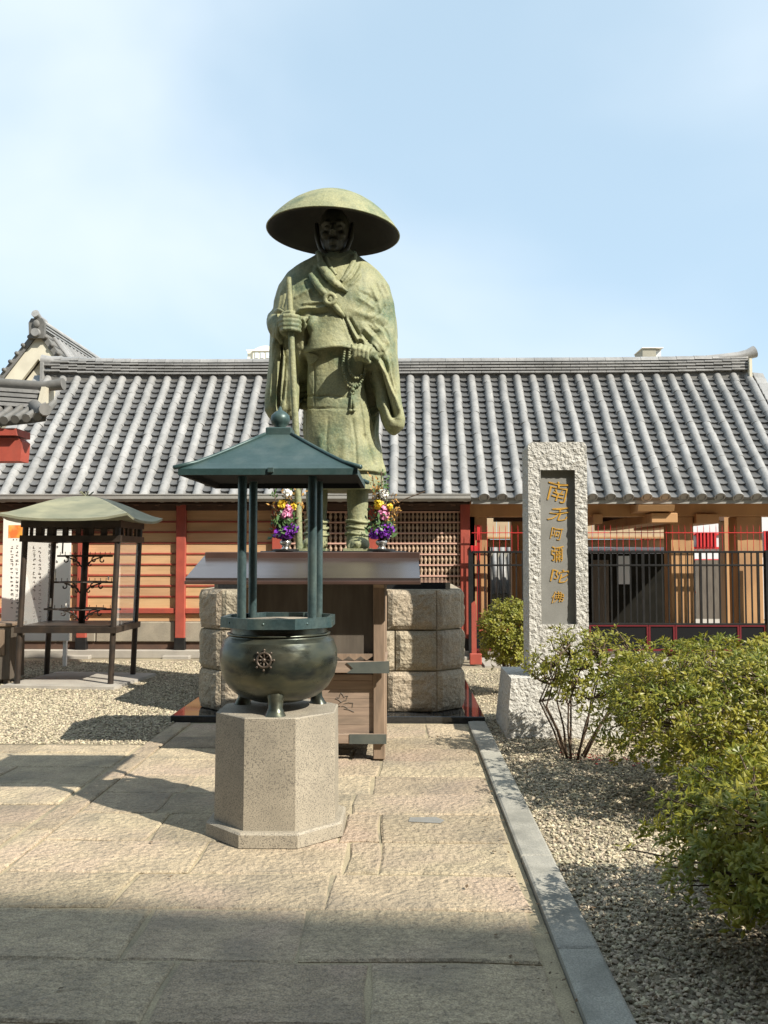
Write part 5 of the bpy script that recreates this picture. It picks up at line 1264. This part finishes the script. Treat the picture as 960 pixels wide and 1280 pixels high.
# folds drawn where the photograph shows them: (polyline in px, width px, height m); positive = ridge
FOLDS = [
 ([(379, 442), (378, 480), (377, 540), (380, 575)], 3.4, -.16),                     # gap between left sleeve and skirt
 ([(375, 442), (374, 480), (373, 520)], 2.0, .03),
 ([(352, 418), (350, 450), (346, 490), (347, 516)], 3.0, -.13), ([(357, 425), (358, 450), (355, 480), (352, 505)], 2.4, -.05),
 ([(365, 440), (364, 480), (362, 515)], 2.2, .035), ([(343, 420), (342, 460), (338, 500)], 2.5, .03), ([(347, 400), (346, 430)], 2.0, -.02),
 ([(457, 458), (462, 485), (468, 512), (474, 540), (478, 560)], 3.2, -.16),          # gap between skirt and right sleeve
 ([(468, 452), (474, 474), (482, 496), (490, 514), (494, 524)], 3.6, -.14),          # mouth of the right sleeve
 ([(463, 462), (469, 490), (476, 515)], 2.2, .03), ([(476, 452), (484, 476), (493, 500), (500, 520)], 2.4, .035),
 ([(447, 420), (456, 428), (466, 440), (476, 456), (484, 474)], 2.2, .04), ([(456, 420), (468, 434), (480, 452), (488, 470)], 2.0, -.02),
 ([(428, 393), (434, 404), (440, 418), (446, 430)], 1.6, -.035), ([(436, 396), (444, 410), (452, 424)], 1.6, -.03), ([(432, 398), (440, 414), (448, 428)], 1.8, .028),
 ([(425, 358), (436, 350), (444, 340), (450, 328)], 1.5, -.028), ([(436, 358), (446, 350), (452, 342)], 1.5, .02),
 ([(400, 330), (408, 342), (416, 352), (426, 362)], 1.8, .03), ([(396, 334), (404, 346), (412, 355)], 1.6, -.02),
 ([(393, 330), (388, 340), (384, 352)], 3.0, -.012),
 ([(452, 398), (470, 406), (490, 408)], 4.0, -.014), ([(440, 388), (458, 394), (478, 398)], 4.0, .012),
 ([(476, 350), (485, 368), (490, 392), (492, 420)], 2.2, .018), ([(482, 352), (490, 374), (494, 400)], 1.8, -.014), ([(470, 352), (479, 372), (484, 396)], 1.8, -.012), ([(464, 356), (472, 376), (477, 392)], 2.0, .013),
 ([(452, 408), (462, 418), (474, 430), (484, 446)], 2.0, .018), ([(458, 404), (470, 416), (482, 432)], 1.7, -.016), ([(466, 402), (478, 416), (488, 434)], 1.8, .016), ([(450, 414), (460, 424), (470, 438)], 1.6, -.014), ([(476, 404), (486, 420), (492, 440)], 1.6, -.014),
 ([(446, 372), (458, 378), (470, 388)], 2.4, .014), ([(448, 364), (462, 370), (474, 380)], 2.0, -.012),
 ([(488, 440), (492, 470), (498, 500)], 2.4, -.016), ([(484, 445), (489, 470), (495, 495)], 2.0, .016),
 ([(372, 388), (384, 385), (398, 386), (410, 384)], 2.2, .03), ([(368, 394), (380, 392), (400, 392), (414, 390)], 1.8, -.02), ([(376, 380), (392, 378), (406, 378)], 2.0, .018), ([(366, 374), (378, 366), (392, 360)], 2.4, .012),
 ([(386, 396), (384, 410), (382, 436)], 2.8, -.10),                                   # shadow beside the cuff
 ([(470, 358), (462, 372), (452, 382), (444, 388)], 1.3, -.014), ([(478, 364), (470, 380), (458, 392)], 1.3, .014), ([(484, 380), (476, 392), (464, 400)], 1.3, -.012), ([(486, 396), (480, 408), (470, 414)], 1.2, .012),
 ([(352, 362), (350, 378), (346, 396)], 1.6, .012), ([(358, 358), (357, 372), (354, 386)], 1.5, -.012), ([(366, 354), (366, 368), (364, 380)], 1.5, .010), ([(380, 352), (384, 362), (392, 370)], 1.5, -.010),
 ([(344, 430), (341, 460), (336, 500)], 1.3, -.018), ([(368, 430), (370, 460), (369, 505)], 1.3, -.016), ([(361, 430), (360, 470), (357, 510)], 1.3, -.018),
 ([(480, 470), (487, 490), (494, 508)], 1.2, -.014), ([(486, 460), (492, 484), (499, 508)], 1.2, .014), ([(490, 450), (494, 474), (501, 500)], 1.1, -.012),
 ([(410, 520), (408, 550), (410, 585)], 1.6, -.008), ([(440, 520), (444, 550), (446, 585)], 1.8, -.010), ([(452, 500), (456, 530), (462, 575)], 1.5, .012),
 ([(378, 495), (400, 495), (438, 496)], .9, -.016), ([(378, 510), (400, 510), (438, 511)], .9, -.016), ([(393, 450), (393, 480), (393, 510)], .9, -.014),
 ([(455, 540), (462, 560), (470, 585)], 3.0, -.02), ([(474, 545), (478, 565), (480, 588)], 2.0, -.03), ([(400, 540), (402, 565), (404, 590)], 5, .014), ([(430, 545), (432, 590)], 6, .012),
]
V = np.array(body.v)
Ci = np.array(CI); rel = V - np.array([0, 0, CAM_H]); cc = rel @ Ci.T
vpx = np.stack([PW / 2 + F_PX * cc[:, 0] / -cc[:, 2], PH / 2 - F_PX * cc[:, 1] / -cc[:, 2]], 1)
tmp = body.mesh('tmp', []); nr_ = np.array([v.normal[:] for v in tmp.vertices])
front_w = np.clip((-nr_[:, 1] + 0.05) / 0.3, 0, 1)
dispv = np.zeros(len(V))
for pl, w, h in FOLDS:
    if abs(h) < .055: w *= .85; h *= 1.2
    d = np.full(len(V), 1e9)
    L = len(pl); tpos = np.zeros(len(V))
    for i in range(L - 1):
        a = np.array(pl[i], float); b = np.array(pl[i + 1], float); ab = b - a
        t = np.clip(((vpx - a) @ ab) / (ab @ ab), 0, 1); q = a + t[:, None] * ab; dd = np.hypot(*(vpx - q).T)
        mk = dd < d; d[mk] = dd[mk]; tpos[mk] = ((i + t) / (L - 1))[mk]
    fade = np.clip(np.minimum(tpos, 1 - tpos) / 0.12, 0.15, 1)
    dispv += h * np.exp(-(d / w) ** 2) * fade
V2 = V + nr_ * (dispv * front_w)[:, None]
for i in range(len(V2)):
    q = Vector(V[i]); V2[i] += nr_[i] * (mnoise.noise(q * 3.2) * 0.014 + mnoise.noise(Vector((q.x * 9, q.y * 9, q.z * 5))) * 0.008)
body.v = [tuple(p) for p in V2]; bpy.data.meshes.remove(tmp)
# one pass of relaxing after the folds
bvh = BVHTree.FromPolygons([Vector(p) for p in body.v], body.f)
def on_body(px, py, off=0.0, fallback=-0.45):
    """point on the robe's front under a pixel, lifted by off along the surface normal"""
    d = (S(px, py) - Vector((0, 0, CAM_H))).normalized()
    hit, nn, _, _ = bvh.ray_cast(Vector((0, 0, CAM_H)), d)
    if hit is None: return S(px, py, fallback)
    if nn.y > 0: nn = -nn
    return hit + nn * off
def ribbon(pl, widths, off, thick, sub=6):
    """raised band lying on the robe along a px polyline"""
    pts = []
    for i in range(len(pl) - 1):
        for k in range(sub): t = k / sub; pts.append((pl[i][0] + (pl[i + 1][0] - pl[i][0]) * t, pl[i][1] + (pl[i + 1][1] - pl[i][1]) * t, widths[i] + (widths[i + 1] - widths[i]) * t))
    pts.append((*pl[-1], widths[-1])); vs = []; fs = []
    for i, (x, y, w) in enumerate(pts):
        a = pts[max(0, i - 1)]; b = pts[min(len(pts) - 1, i + 1)]; dx, dy = b[0] - a[0], b[1] - a[1]; l = math.hypot(dx, dy) or 1; nx, ny = -dy / l, dx / l
        for u in (-1, -.5, 0, .5, 1): vs.append(on_body(x + nx * w * u, y + ny * w * u, off + thick * (1 - .35 * u * u) if abs(u) < 1 else -0.02))
    for i in range(len(pts) - 1):
        for k in range(4): a = i * 5 + k; fs.append((a, a + 1, a + 6, a + 5))
    return MB().add(vs, fs)
robe = part('robe', body, m_patina, stt, True)
# neckline bands
part('collar', ribbon([(399, 320), (403, 334), (412, 347), (424, 358), (434, 366)], [4, 5, 5, 4, 2], 0.01, 0.035), m_patina, robe, True)
part('collar', ribbon([(443, 320), (441, 331), (434, 343), (427, 352)], [4, 5, 4.5, 3], 0.005, 0.03), m_patina, robe, True)
part('inner_collar', ribbon([(408, 322), (413, 334), (420, 344)], [3, 3.5, 2.5], 0.0, 0.02), m_patina, robe, True)
# shoulder cord with ring
part('cord', MB().tube([on_body(x, y, .03) for x, y in [(390, 345), (394, 353), (399, 360), (405, 367), (411, 372)]], [.028, .036, .04, .04, .03], 10), m_patina, robe, True)
rc = on_body(413, 376, .045)
part('cord_ring', MB().tube([rc + Vector((math.cos(t) * .055, -.01, math.sin(t) * .055)) for t in [2 * math.pi * k / 18 for k in range(19)]], .026, 8, cap=False), m_patina, robe, True)
part('cord', MB().tube([on_body(x, y, .025) for x, y in [(416, 381), (421, 386), (425, 391), (428, 396)]], [.032, .035, .03, .018], 10), m_patina, robe, True)
# apron fold of the surplice over the belt, standing off at its lower edge
vs = []; fs = []; NU, NV = 22, 14
for j in range(NV + 1):
    v = j / NV
    xl = 386 - 3.5 * v; xr = 424 + 20 * v ** 0.8; yb_l, yb_r = 446, 434
    for i in range(NU + 1):
        u = i / NU; x = xl + (xr - xl) * u
        bot = 441 + (-7) * math.sin(min(1, u / .75) * math.pi / 2) + (4 * max(0, u - .75) / .25)
        y = 396 + (bot - 396) * v
        o = 0.012 + 0.085 * v ** 1.6 * math.sin(math.pi * min(.97, max(.05, u * .92 + .05))) + 0.007 * math.sin(9 * u + 5 * v)
        vs.append(on_body(x, y, o))
vs2 = [p + Vector((0, .05, 0.006)) for p in vs]; o = len(vs)
for j in range(NV):
    for i in range(NU): a = j * (NU + 1) + i; fs += [(a, a + NU + 1, a + NU + 2, a + 1), (o + a, o + a + 1, o + a + NU + 2, o + a + NU + 1)]
for i in range(NU): a = NV * (NU + 1) + i; fs.append((a, o + a, o + a + 1, a + 1))
for j in range(NV):
    a = j * (NU + 1); fs.append((a, o + a, o + a + NU + 1, a + NU + 1)); a += NU; fs.append((a, a + NU + 1, o + a + NU + 1, o + a))
part('apron_fold', MB().add(vs + vs2, fs), m_patina, robe, True)
tl = [on_body(x, y, .02) for x, y in ((386, 441), (394, 443), (399, 446), (396, 451), (389, 456), (385, 450))]
part('apron_tail', MB().add(tl + [p + Vector((0, .03, 0)) for p in tl], [(5, 4, 3, 2, 1, 0), (6, 7, 8, 9, 10, 11)] + [(i, (i + 1) % 6, 6 + (i + 1) % 6, 6 + i) for i in range(6)]), m_patina, robe)
# under-robe below the hem
um = MB(); loft(um, [(575, 387, 476, .40, .38), (594, 388, 479, .41, .39), (606, 390, 479.5, .42, .40), (614, 391, 479, .415, .395)], 40)
part('under_robe', um, m_patina, stt, True, auto=50)
# legs and sandalled feet
for (cx, fx) in ((447, 448), (396, 391)):
    s = S(cx, 600); zt_ = S(cx, 605).z
    gz_ = lambda q: S(cx, q, -.1).z
    x = S(cx, 640, -.1).x; y = SY - .10
    lg = MB().tube([(x, y, gz_(600)), (x, y, gz_(622)), (x, y - .0, gz_(640)), (x, y - .005, gz_(650)), (x, y - .01, gz_(656)), (x, y - .015, gz_(661)), (x, y - .02, gz_(668)), (x, y - .03, FZ + .04)], [.128, .124, .116, .112, .120, .115, .125, .128], 18)
    hx = S(fx, 685, -.35).x
    lg.ball((hx, SY - .30, FZ + .075), (.125, .30, .085), 18, 10); lg.ball((x, SY - .06, FZ + .09), (.12, .16, .10), 16, 8)
    for k in range(5): lg.ball((hx + (-.095 + .047 * k), SY - .55 + (.05 * abs(k - 1.5) / 1.5), FZ + .04), (.028, .05, .036), 8, 6)
    leg = part('leg', remeshed(lg, .014, 2, .5), m_patina, stt, True)
    part('sandal', MB().prism([(hx - .15, SY - .60), (hx + .15, SY - .60), (hx + .15, SY + .05), (x + .13, SY + .12), (x - .13, SY + .12), (hx - .15, SY + .05)], FZ, FZ + .03), m_patina, leg)
    for q, r in ((652, .128), (660, .126), (668, .135)):
        part('gaiter_tie', MB().tube([(x + r * math.cos(t), y - .01 + r * math.sin(t), gz_(q) + .012 * math.sin(2 * t)) for t in [2 * math.pi * k / 20 for k in range(21)]], .016, 6, cap=False), m_patina, leg, True)
# head
hm = MB(); hc = S(418, 294, -.09)
hm.ball(hc + Vector((0, .02, .05)), (.185, .225, .27), 24, 16)
hm.ball(hc + Vector((0, -.06, -.13)), (.125, .13, .13), 16, 10)                       # jaw
hm.ball(hc + Vector((0, -.17, -.215)), (.05, .04, .035), 10, 8)
hm.tube([hc + Vector((0, .02, -.12)), hc + Vector((0, .04, -.40))], [.14, .17], 16)
hm.tube([hc + Vector((0, -.205, .045)), hc + Vector((0, -.245, -.02)), hc + Vector((0, -.262, -.055))], [.022, .030, .040], 8)
for s in (-1, 1):
    hm.tube([hc + Vector((s * .035, -.205, .065)), hc + Vector((s * .085, -.195, .085)), hc + Vector((s * .135, -.15, .06))], [.022, .024, .018], 7)
    hm.ball(hc + Vector((s * .075, -.188, .022)), (.034, .02, .018), 8, 6)
    hm.ball(hc + Vector((s * .095, -.165, -.06)), (.05, .04, .045), 8, 6)
    hm.ball(hc + Vector((s * .03, -.235, -.068)), (.02, .02, .016), 8, 6)
    hm.tube([hc + Vector((s * .055, -.185, -.125)), hc + Vector((0, -.208, -.118))], [.012, .016], 6)
    hm.tube([hc + Vector((s * .05, -.18, -.148)), hc + Vector((0, -.202, -.15))], [.014, .02], 6)
head = part('head', remeshed(hm, .011, 5, .5), m_headshade, stt, True)
for s in (-1, 1):
    part('ear', MB().ball(hc + Vector((s * .188, .03, 0)), (.022, .05, .09), 10, 8), m_headshade, head, True)
    part('hat_cord', MB().tube([hc + Vector((s * .205, -.02, .13)), hc + Vector((s * .195, -.05, -.05)), hc + Vector((s * .15, -.08, -.19)), hc + Vector((s * .07, -.13, -.265))], [.022, .028, .028, .022], 8), m_headshade, head, True)
part('scarf', MB().tube([S(398, 317, .0), S(402, 322, -.18), S(412, 327, -.26), S(424, 328, -.26), (S(436, 322, -.2)), S(442, 317, .0)], [.04, .055, .06, .06, .055, .04], 10), m_patina, head, True)
# hat
hcn = S(416.5, 291.5, -.10); HR = (S(500, 292, -.1).x - S(333, 292, -.1).x) / 2
HH = S(416, 240, -.1).z - hcn.z + 0.01
prof = [(1.0, 0), (.985, .03), (.93, .155), (.86, .285), (.77, .43), (.66, .575), (.54, .70), (.42, .80), (.30, .88), (.19, .935), (.10, .968), (.0001, .985)]
ht = MB().lathe([(HR * r, HH * z) for r, z in prof], (0, 0, 0), 64, cap=False)
ht.lathe([(HR * .985, -.004), (HR * 1.0, 0)], (0, 0, 0), 64, cap=False)
inn = MB().lathe([(HR * .985, -.004)] + [(HR * r * .972, HH * z - .028) for r, z in prof[1:]], (0, 0, 0), 64, cap=False)
inn.f = [tuple(reversed(f)) for f in inn.f]
Rt = Matrix.Rotation(math.radians(2.9), 3, 'Y') @ Matrix.Rotation(math.radians(-1.0), 3, 'X')
for m_ in (ht, inn): m_.v = [tuple(Rt @ Vector(p) + hcn) for p in m_.v]
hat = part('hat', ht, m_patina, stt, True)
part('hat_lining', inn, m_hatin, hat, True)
part('hat_knob', MB().ball(Rt @ Vector((0, 0, HH * .985)) + hcn, (.05, .05, .022), 10, 6), m_patina, hat, True)
# staff
sp_ = [(360.5, 347), (362, 375), (363.5, 404), (365, 440), (367.5, 490), (370, 540), (372, 600), (374, 690)]
stp_ = [S(x, y, -.56) for x, y in sp_]; stp_[-1].z = FZ
part('staff', MB().tube(stp_, [.031, .033, .034, .035, .036, .037, .037, .038], 12), m_patina, stt, True, auto=50)
# gripping hand: four fingers wrapped round the staff, thumb above
gh = MB(); g0 = S(363, 405, -.56)
kx = .0086
for k in range(4):
    z = .072 - .047 * k; w = [.104, .112, .106, .092][k]; r = [.027, .028, .027, .024][k]
    gh.tube([g0 + Vector((-w - .005, .06, z + .004)), g0 + Vector((-w, -.01, z)), g0 + Vector((-.06, -.068, z - .002)), g0 + Vector((.02, -.075, z - .004)), g0 + Vector((.085, -.045, z - .006)), g0 + Vector((.10, .02, z - .004)), g0 + Vector((.06, .055, z))], [r, r * 1.05, r * 1.08, r * 1.05, r, r * .95, r * .8], 10)
gh.ball(g0 + Vector((-.06, .075, -.005)), (.085, .07, .115), 14, 10)
gh.tube([g0 + Vector((-.10, .10, .0)), g0 + Vector((-.14, .17, -.03)), g0 + Vector((-.16, .26, -.06))], [.085, .08, .085], 12)
gh.tube([g0 + Vector((-.09, .05, .08)), g0 + Vector((-.05, -.005, .118)), g0 + Vector((.01, -.035, .12)), g0 + Vector((.055, -.03, .112))], [.036, .032, .03, .024], 10)
part('hand', remeshed(gh, .0085, 1, .4), m_patina, stt, True, label='right hand gripping the staff')
part('sleeve_cuff', MB().tube([S(345, 389, -.38), S(350, 388, -.50), S(356, 390, -.53), S(349, 400, -.52), S(347, 420, -.46), S(352, 430, -.42)], [.03, .035, .03, .03, .03, .02], 8), m_patina, robe, True)
# other hand: loose fist with the rosary over the fingers
fh = MB(); f0 = S(452, 441, -.58)
fh.ball(f0 + Vector((.03, .05, .012)), (.105, .085, .085), 16, 10)
fh.tube([f0 + Vector((.06, .06, .01)), f0 + Vector((.12, .12, .03)), f0 + Vector((.20, .2, .07))], [.085, .088, .10], 12)
for k in range(4):
    ox = -.062 + .043 * k; r = [.024, .027, .027, .024][k]; dz = [-.008, -.004, -.018, -.036][k]
    fh.tube([f0 + Vector((ox + .025, .02, .075 + dz * .5)), f0 + Vector((ox + .008, -.055, .068 + dz)), f0 + Vector((ox - .006, -.095, .02 + dz)), f0 + Vector((ox - .006, -.085, -.045 + dz)), f0 + Vector((ox + .01, -.035, -.075 + dz)), f0 + Vector((ox + .022, .01, -.06 + dz))], [r, r * 1.1, r * 1.05, r, r * .95, r * .8], 10)
fh.tube([f0 + Vector((-.045, .02, .05)), f0 + Vector((-.09, -.04, .052)), f0 + Vector((-.085, -.085, .03)), f0 + Vector((-.055, -.105, .005))], [.034, .032, .028, .022], 10)
part('hand', remeshed(fh, .0085, 1, .4), m_patina, stt, True, label='left hand holding the rosary')
# rosary
def along(pl, step):
    out = []; carry = 0
    for (a, b) in zip(pl[:-1], pl[1:]):
        d = math.hypot(b[0] - a[0], b[1] - a[1]); t = carry
        while t < d: out.append((a[0] + (b[0] - a[0]) * t / d, a[1] + (b[1] - a[1]) * t / d)); t += step
        carry = t - d
    return out
bead_px = along([(434, 431), (430.5, 440), (429, 452), (429.3, 464), (431.5, 474), (436, 481), (442, 484), (448, 481.5), (452, 474), (453.5, 464), (454, 457)], 3.15) + along([(440, 432), (436.5, 440), (435.5, 452), (436, 462), (438.5, 469), (443, 473), (448, 473), (452, 468)], 3.15)
part_b = MB().ball((0, 0, 0), .0165, 10, 7).mesh('bead', m_patina, True)
ros = MB(); ros.tube([on_body(x, y, .03) for x, y in [(434, 431), (430, 445), (429.3, 464), (436, 481), (442, 484), (450, 479), (453.5, 464)]], .006, 5)
rosary = part('rosary', ros, m_patina, stt)
for x, y in bead_px: inst('bead', part_b, rosary, on_body(x, y, .028, -.5))
inst('bead', part_b, rosary, on_body(440.5, 488, .03), None, (1.5, 1.5, 1.5))
rr_ = on_body(440.5, 491, .03)
part('tassel_ring', MB().tube([rr_ + Vector((math.cos(t) * .024, -.004, math.sin(t) * .024)) for t in [2 * math.pi * k / 12 for k in range(13)]], .009, 6, cap=False), m_patina, rosary, True)
for dx in (-1, 1):
    part('tassel_cord', MB().tube([on_body(440.5 + dx * .8, 494, .025), on_body(440 + dx * 1.2, 503, .022), on_body(440 + dx * 1.8, 511, .022)], [.011, .012, .012], 7), m_patina, rosary, True)
    p = on_body(440 + dx * 2.2, 513.5, .022); part('tassel_tip', MB().ball(p, (.022, .018, .018), 8, 6), m_patina, rosary, True)

# ================================================================== SHRUBS
def leaves(centres, dirs, n_leaf, length, width, rng, cup=0.55):
    """whorls of pointed leaves at twig ends, one mesh"""
    P = []; Fc = []
    for c, d in zip(centres, dirs):
        d = Vector(d).normalized(); u = d.orthogonal().normalized(); w = d.cross(u); a0 = rng.uniform(0, 6.28); n = max(3, int(rng.gauss(n_leaf, 1.2)))
        for k in range(n):
            a = a0 + 6.28 * k / n + rng.uniform(-.3, .3); el = cup + rng.uniform(-.45, .4)
            r = u * math.cos(a) + w * math.sin(a); ld = (r * math.cos(el) + d * math.sin(el)).normalized(); sd = ld.cross(d); sd = sd.normalized() if sd.length > 1e-4 else u
            un = sd.cross(ld); L = length * rng.uniform(.65, 1.25); W = width * rng.uniform(.8, 1.2)
            o = len(P); b = Vector(c) + d * rng.uniform(-.012, .008) + ld * .004
            P += [b, b + ld * L * .55 + sd * W - un * W * .0, b + ld * L * .52 + un * W * .45, b + ld * L * .55 - sd * W, b + ld * L + un * (-L * .08)]
            Fc += [(o, o + 1, o + 2), (o, o + 2, o + 3), (o + 1, o + 4, o + 2), (o + 2, o + 4, o + 3)]
    return MB().add(P, Fc)
def shrub(label, base, rx, ry, h, n, seed, leaf=(.045, .0085), n_leaf=6, stems=9, loose=0.0, mat=None, hollow=.55, skirt=.22, box=2.4, stem_r=1.0, spread=.06, fork=.55, group='shrubs in the gravel bed', shift=(0, 0), twn=70):
    rng = random.Random(seed); base = Vector(base)
    t = thing('shrub', label, 'shrub', base, group)
    cs, ds, tips = [], [], []
    cz = h * (.5 + skirt / 2); hz = h * (.5 - skirt / 2)
    ph = rng.uniform(0, 100)
    k = 0
    while len(cs) < n and k < n * 6:
        k += 1
        d = Vector((rng.gauss(0, 1), rng.gauss(0, 1), rng.gauss(0.15, .9))).normalized()
        e = 1 / ((abs(d.x) ** box + abs(d.y) ** box + abs(d.z) ** box) ** (1 / box))
        lump = 1 + .16 * mnoise.noise(d * 2.3 + Vector((ph, 0, 0))) + .13 * mnoise.noise(d * 5 + Vector((0, ph, 0))) + .08 * mnoise.noise(d * 11 + Vector((0, 0, ph)))
        gap = mnoise.noise(d * 4.2 + Vector((ph, ph, 0)))
        if loose and gap < -.35 + loose * .45 and rng.random() < .75: continue
        rr = (hollow + (1 - hollow) * rng.random() ** .45) * lump * e
        p = base + Vector((d.x * rx * rr + shift[0], d.y * ry * rr + shift[1], cz + d.z * hz * rr))
        if p.z < .05: continue
        cs.append(p); ds.append(Vector((d.x, d.y, d.z * .6 + .85)) + Vector((rng.gauss(0, .3), rng.gauss(0, .3), rng.gauss(0, .2))))
    part('foliage', leaves(cs, ds, n_leaf, leaf[0], leaf[1], rng), mat or m_leaf, t, kind='stuff')
    st = MB()
    forks = []
    for i in range(stems):
        a = 6.28 * i / stems + rng.uniform(-.3, .3); r = rng.uniform(.3, .7)
        b0_ = base + Vector((math.cos(a) * spread, math.sin(a) * spread, -.03)); f = base + Vector((math.cos(a) * rx * r * fork + shift[0] * .5, math.sin(a) * ry * r * fork + shift[1] * .5, h * rng.uniform(.35, .5)))
        g = base + Vector((math.cos(a) * rx * r + shift[0], math.sin(a) * ry * r + shift[1], h * rng.uniform(.6, .85)))
        m1 = b0_.lerp(f, .5) + Vector((rng.uniform(-.03, .03), rng.uniform(-.03, .03), .02))
        st.tube([b0_, m1, f, g], [.018 * stem_r, .014 * stem_r, .011 * stem_r, .007 * stem_r], 6); forks += [m1, f, f.lerp(g, .5), g]
    for i in range(min(twn, len(cs))):
        c = cs[rng.randrange(len(cs))]; f = min(forks, key=lambda q: (q - c).length + (0.3 if q.z > c.z else 0))
        st.tube([f, f.lerp(c, .5) + Vector((rng.uniform(-.03, .03), rng.uniform(-.03, .03), -.02)), c], [.006, .0045, .003], 4)
    part('stems', st, m_twig, t, True)
    return t
shrub('dense rounded green shrub beside the paving, lowest in the gravel bed', (2.02, 3.75, 0), .93, .70, .77, 3400, 21, leaf=(.050, .010), stems=12, box=2.6, loose=.5, twn=320, skirt=.16, hollow=.4)
shrub('tall dense clipped green shrub in front of the gate', (2.40, 5.95, 0), 1.06, .82, 1.05, 3900, 22, leaf=(.050, .010), stems=12, box=3.4, loose=.5, twn=320, skirt=.18, hollow=.4)
shrub('sparse open shrub with bare brown stems before the stone stele', (1.37, 7.32, 0), .54, .36, 1.04, 460, 23, leaf=(.052, .0105), stems=11, loose=.95, mat=m_leaf2, hollow=.35, skirt=.38, box=2.0, shift=(.16, 0), twn=230, stem_r=.62, spread=.07, fork=1.15)
shrub('bushy yellow-green shrub behind the stone stele', (1.26, 10.6, 0), .36, .36, 1.10, 900, 24, leaf=(.055, .012), stems=8, loose=.3, mat=m_leaf2, hollow=.45, skirt=.28, twn=90)
shrub('dense clipped shrub beside the gate passage at the bed edge', (3.75, 7.6, 0), .8, .8, .95, 1300, 25, leaf=(.056, .0115), stems=8, box=2.6, twn=60)
# fallen red leaves round the sparse shrub
rl_ = MB(); rng = random.Random(3)
for _ in range(46):
    p = Vector((1.45 + rng.gauss(.08, .17), 7.18 + rng.gauss(0, .10), .012 + rng.uniform(0, .02))); a = rng.uniform(0, 6.28); u = Vector((math.cos(a), math.sin(a), rng.uniform(-.2, .2))); w = Vector((-u.y, u.x, rng.uniform(-.3, .3))); q = rng.uniform(.025, .045)
    rl_.add([p, p + u * q * .5 + w * q * .3, p + u * q, p + u * q * .5 - w * q * .3], [(0, 1, 2, 3)])
o = link('fallen_leaves', rl_.mesh('fallen_leaves', m_redleaf)); o['kind'] = 'stuff'; o['label'] = 'scattered fallen red leaves under the sparse shrub'
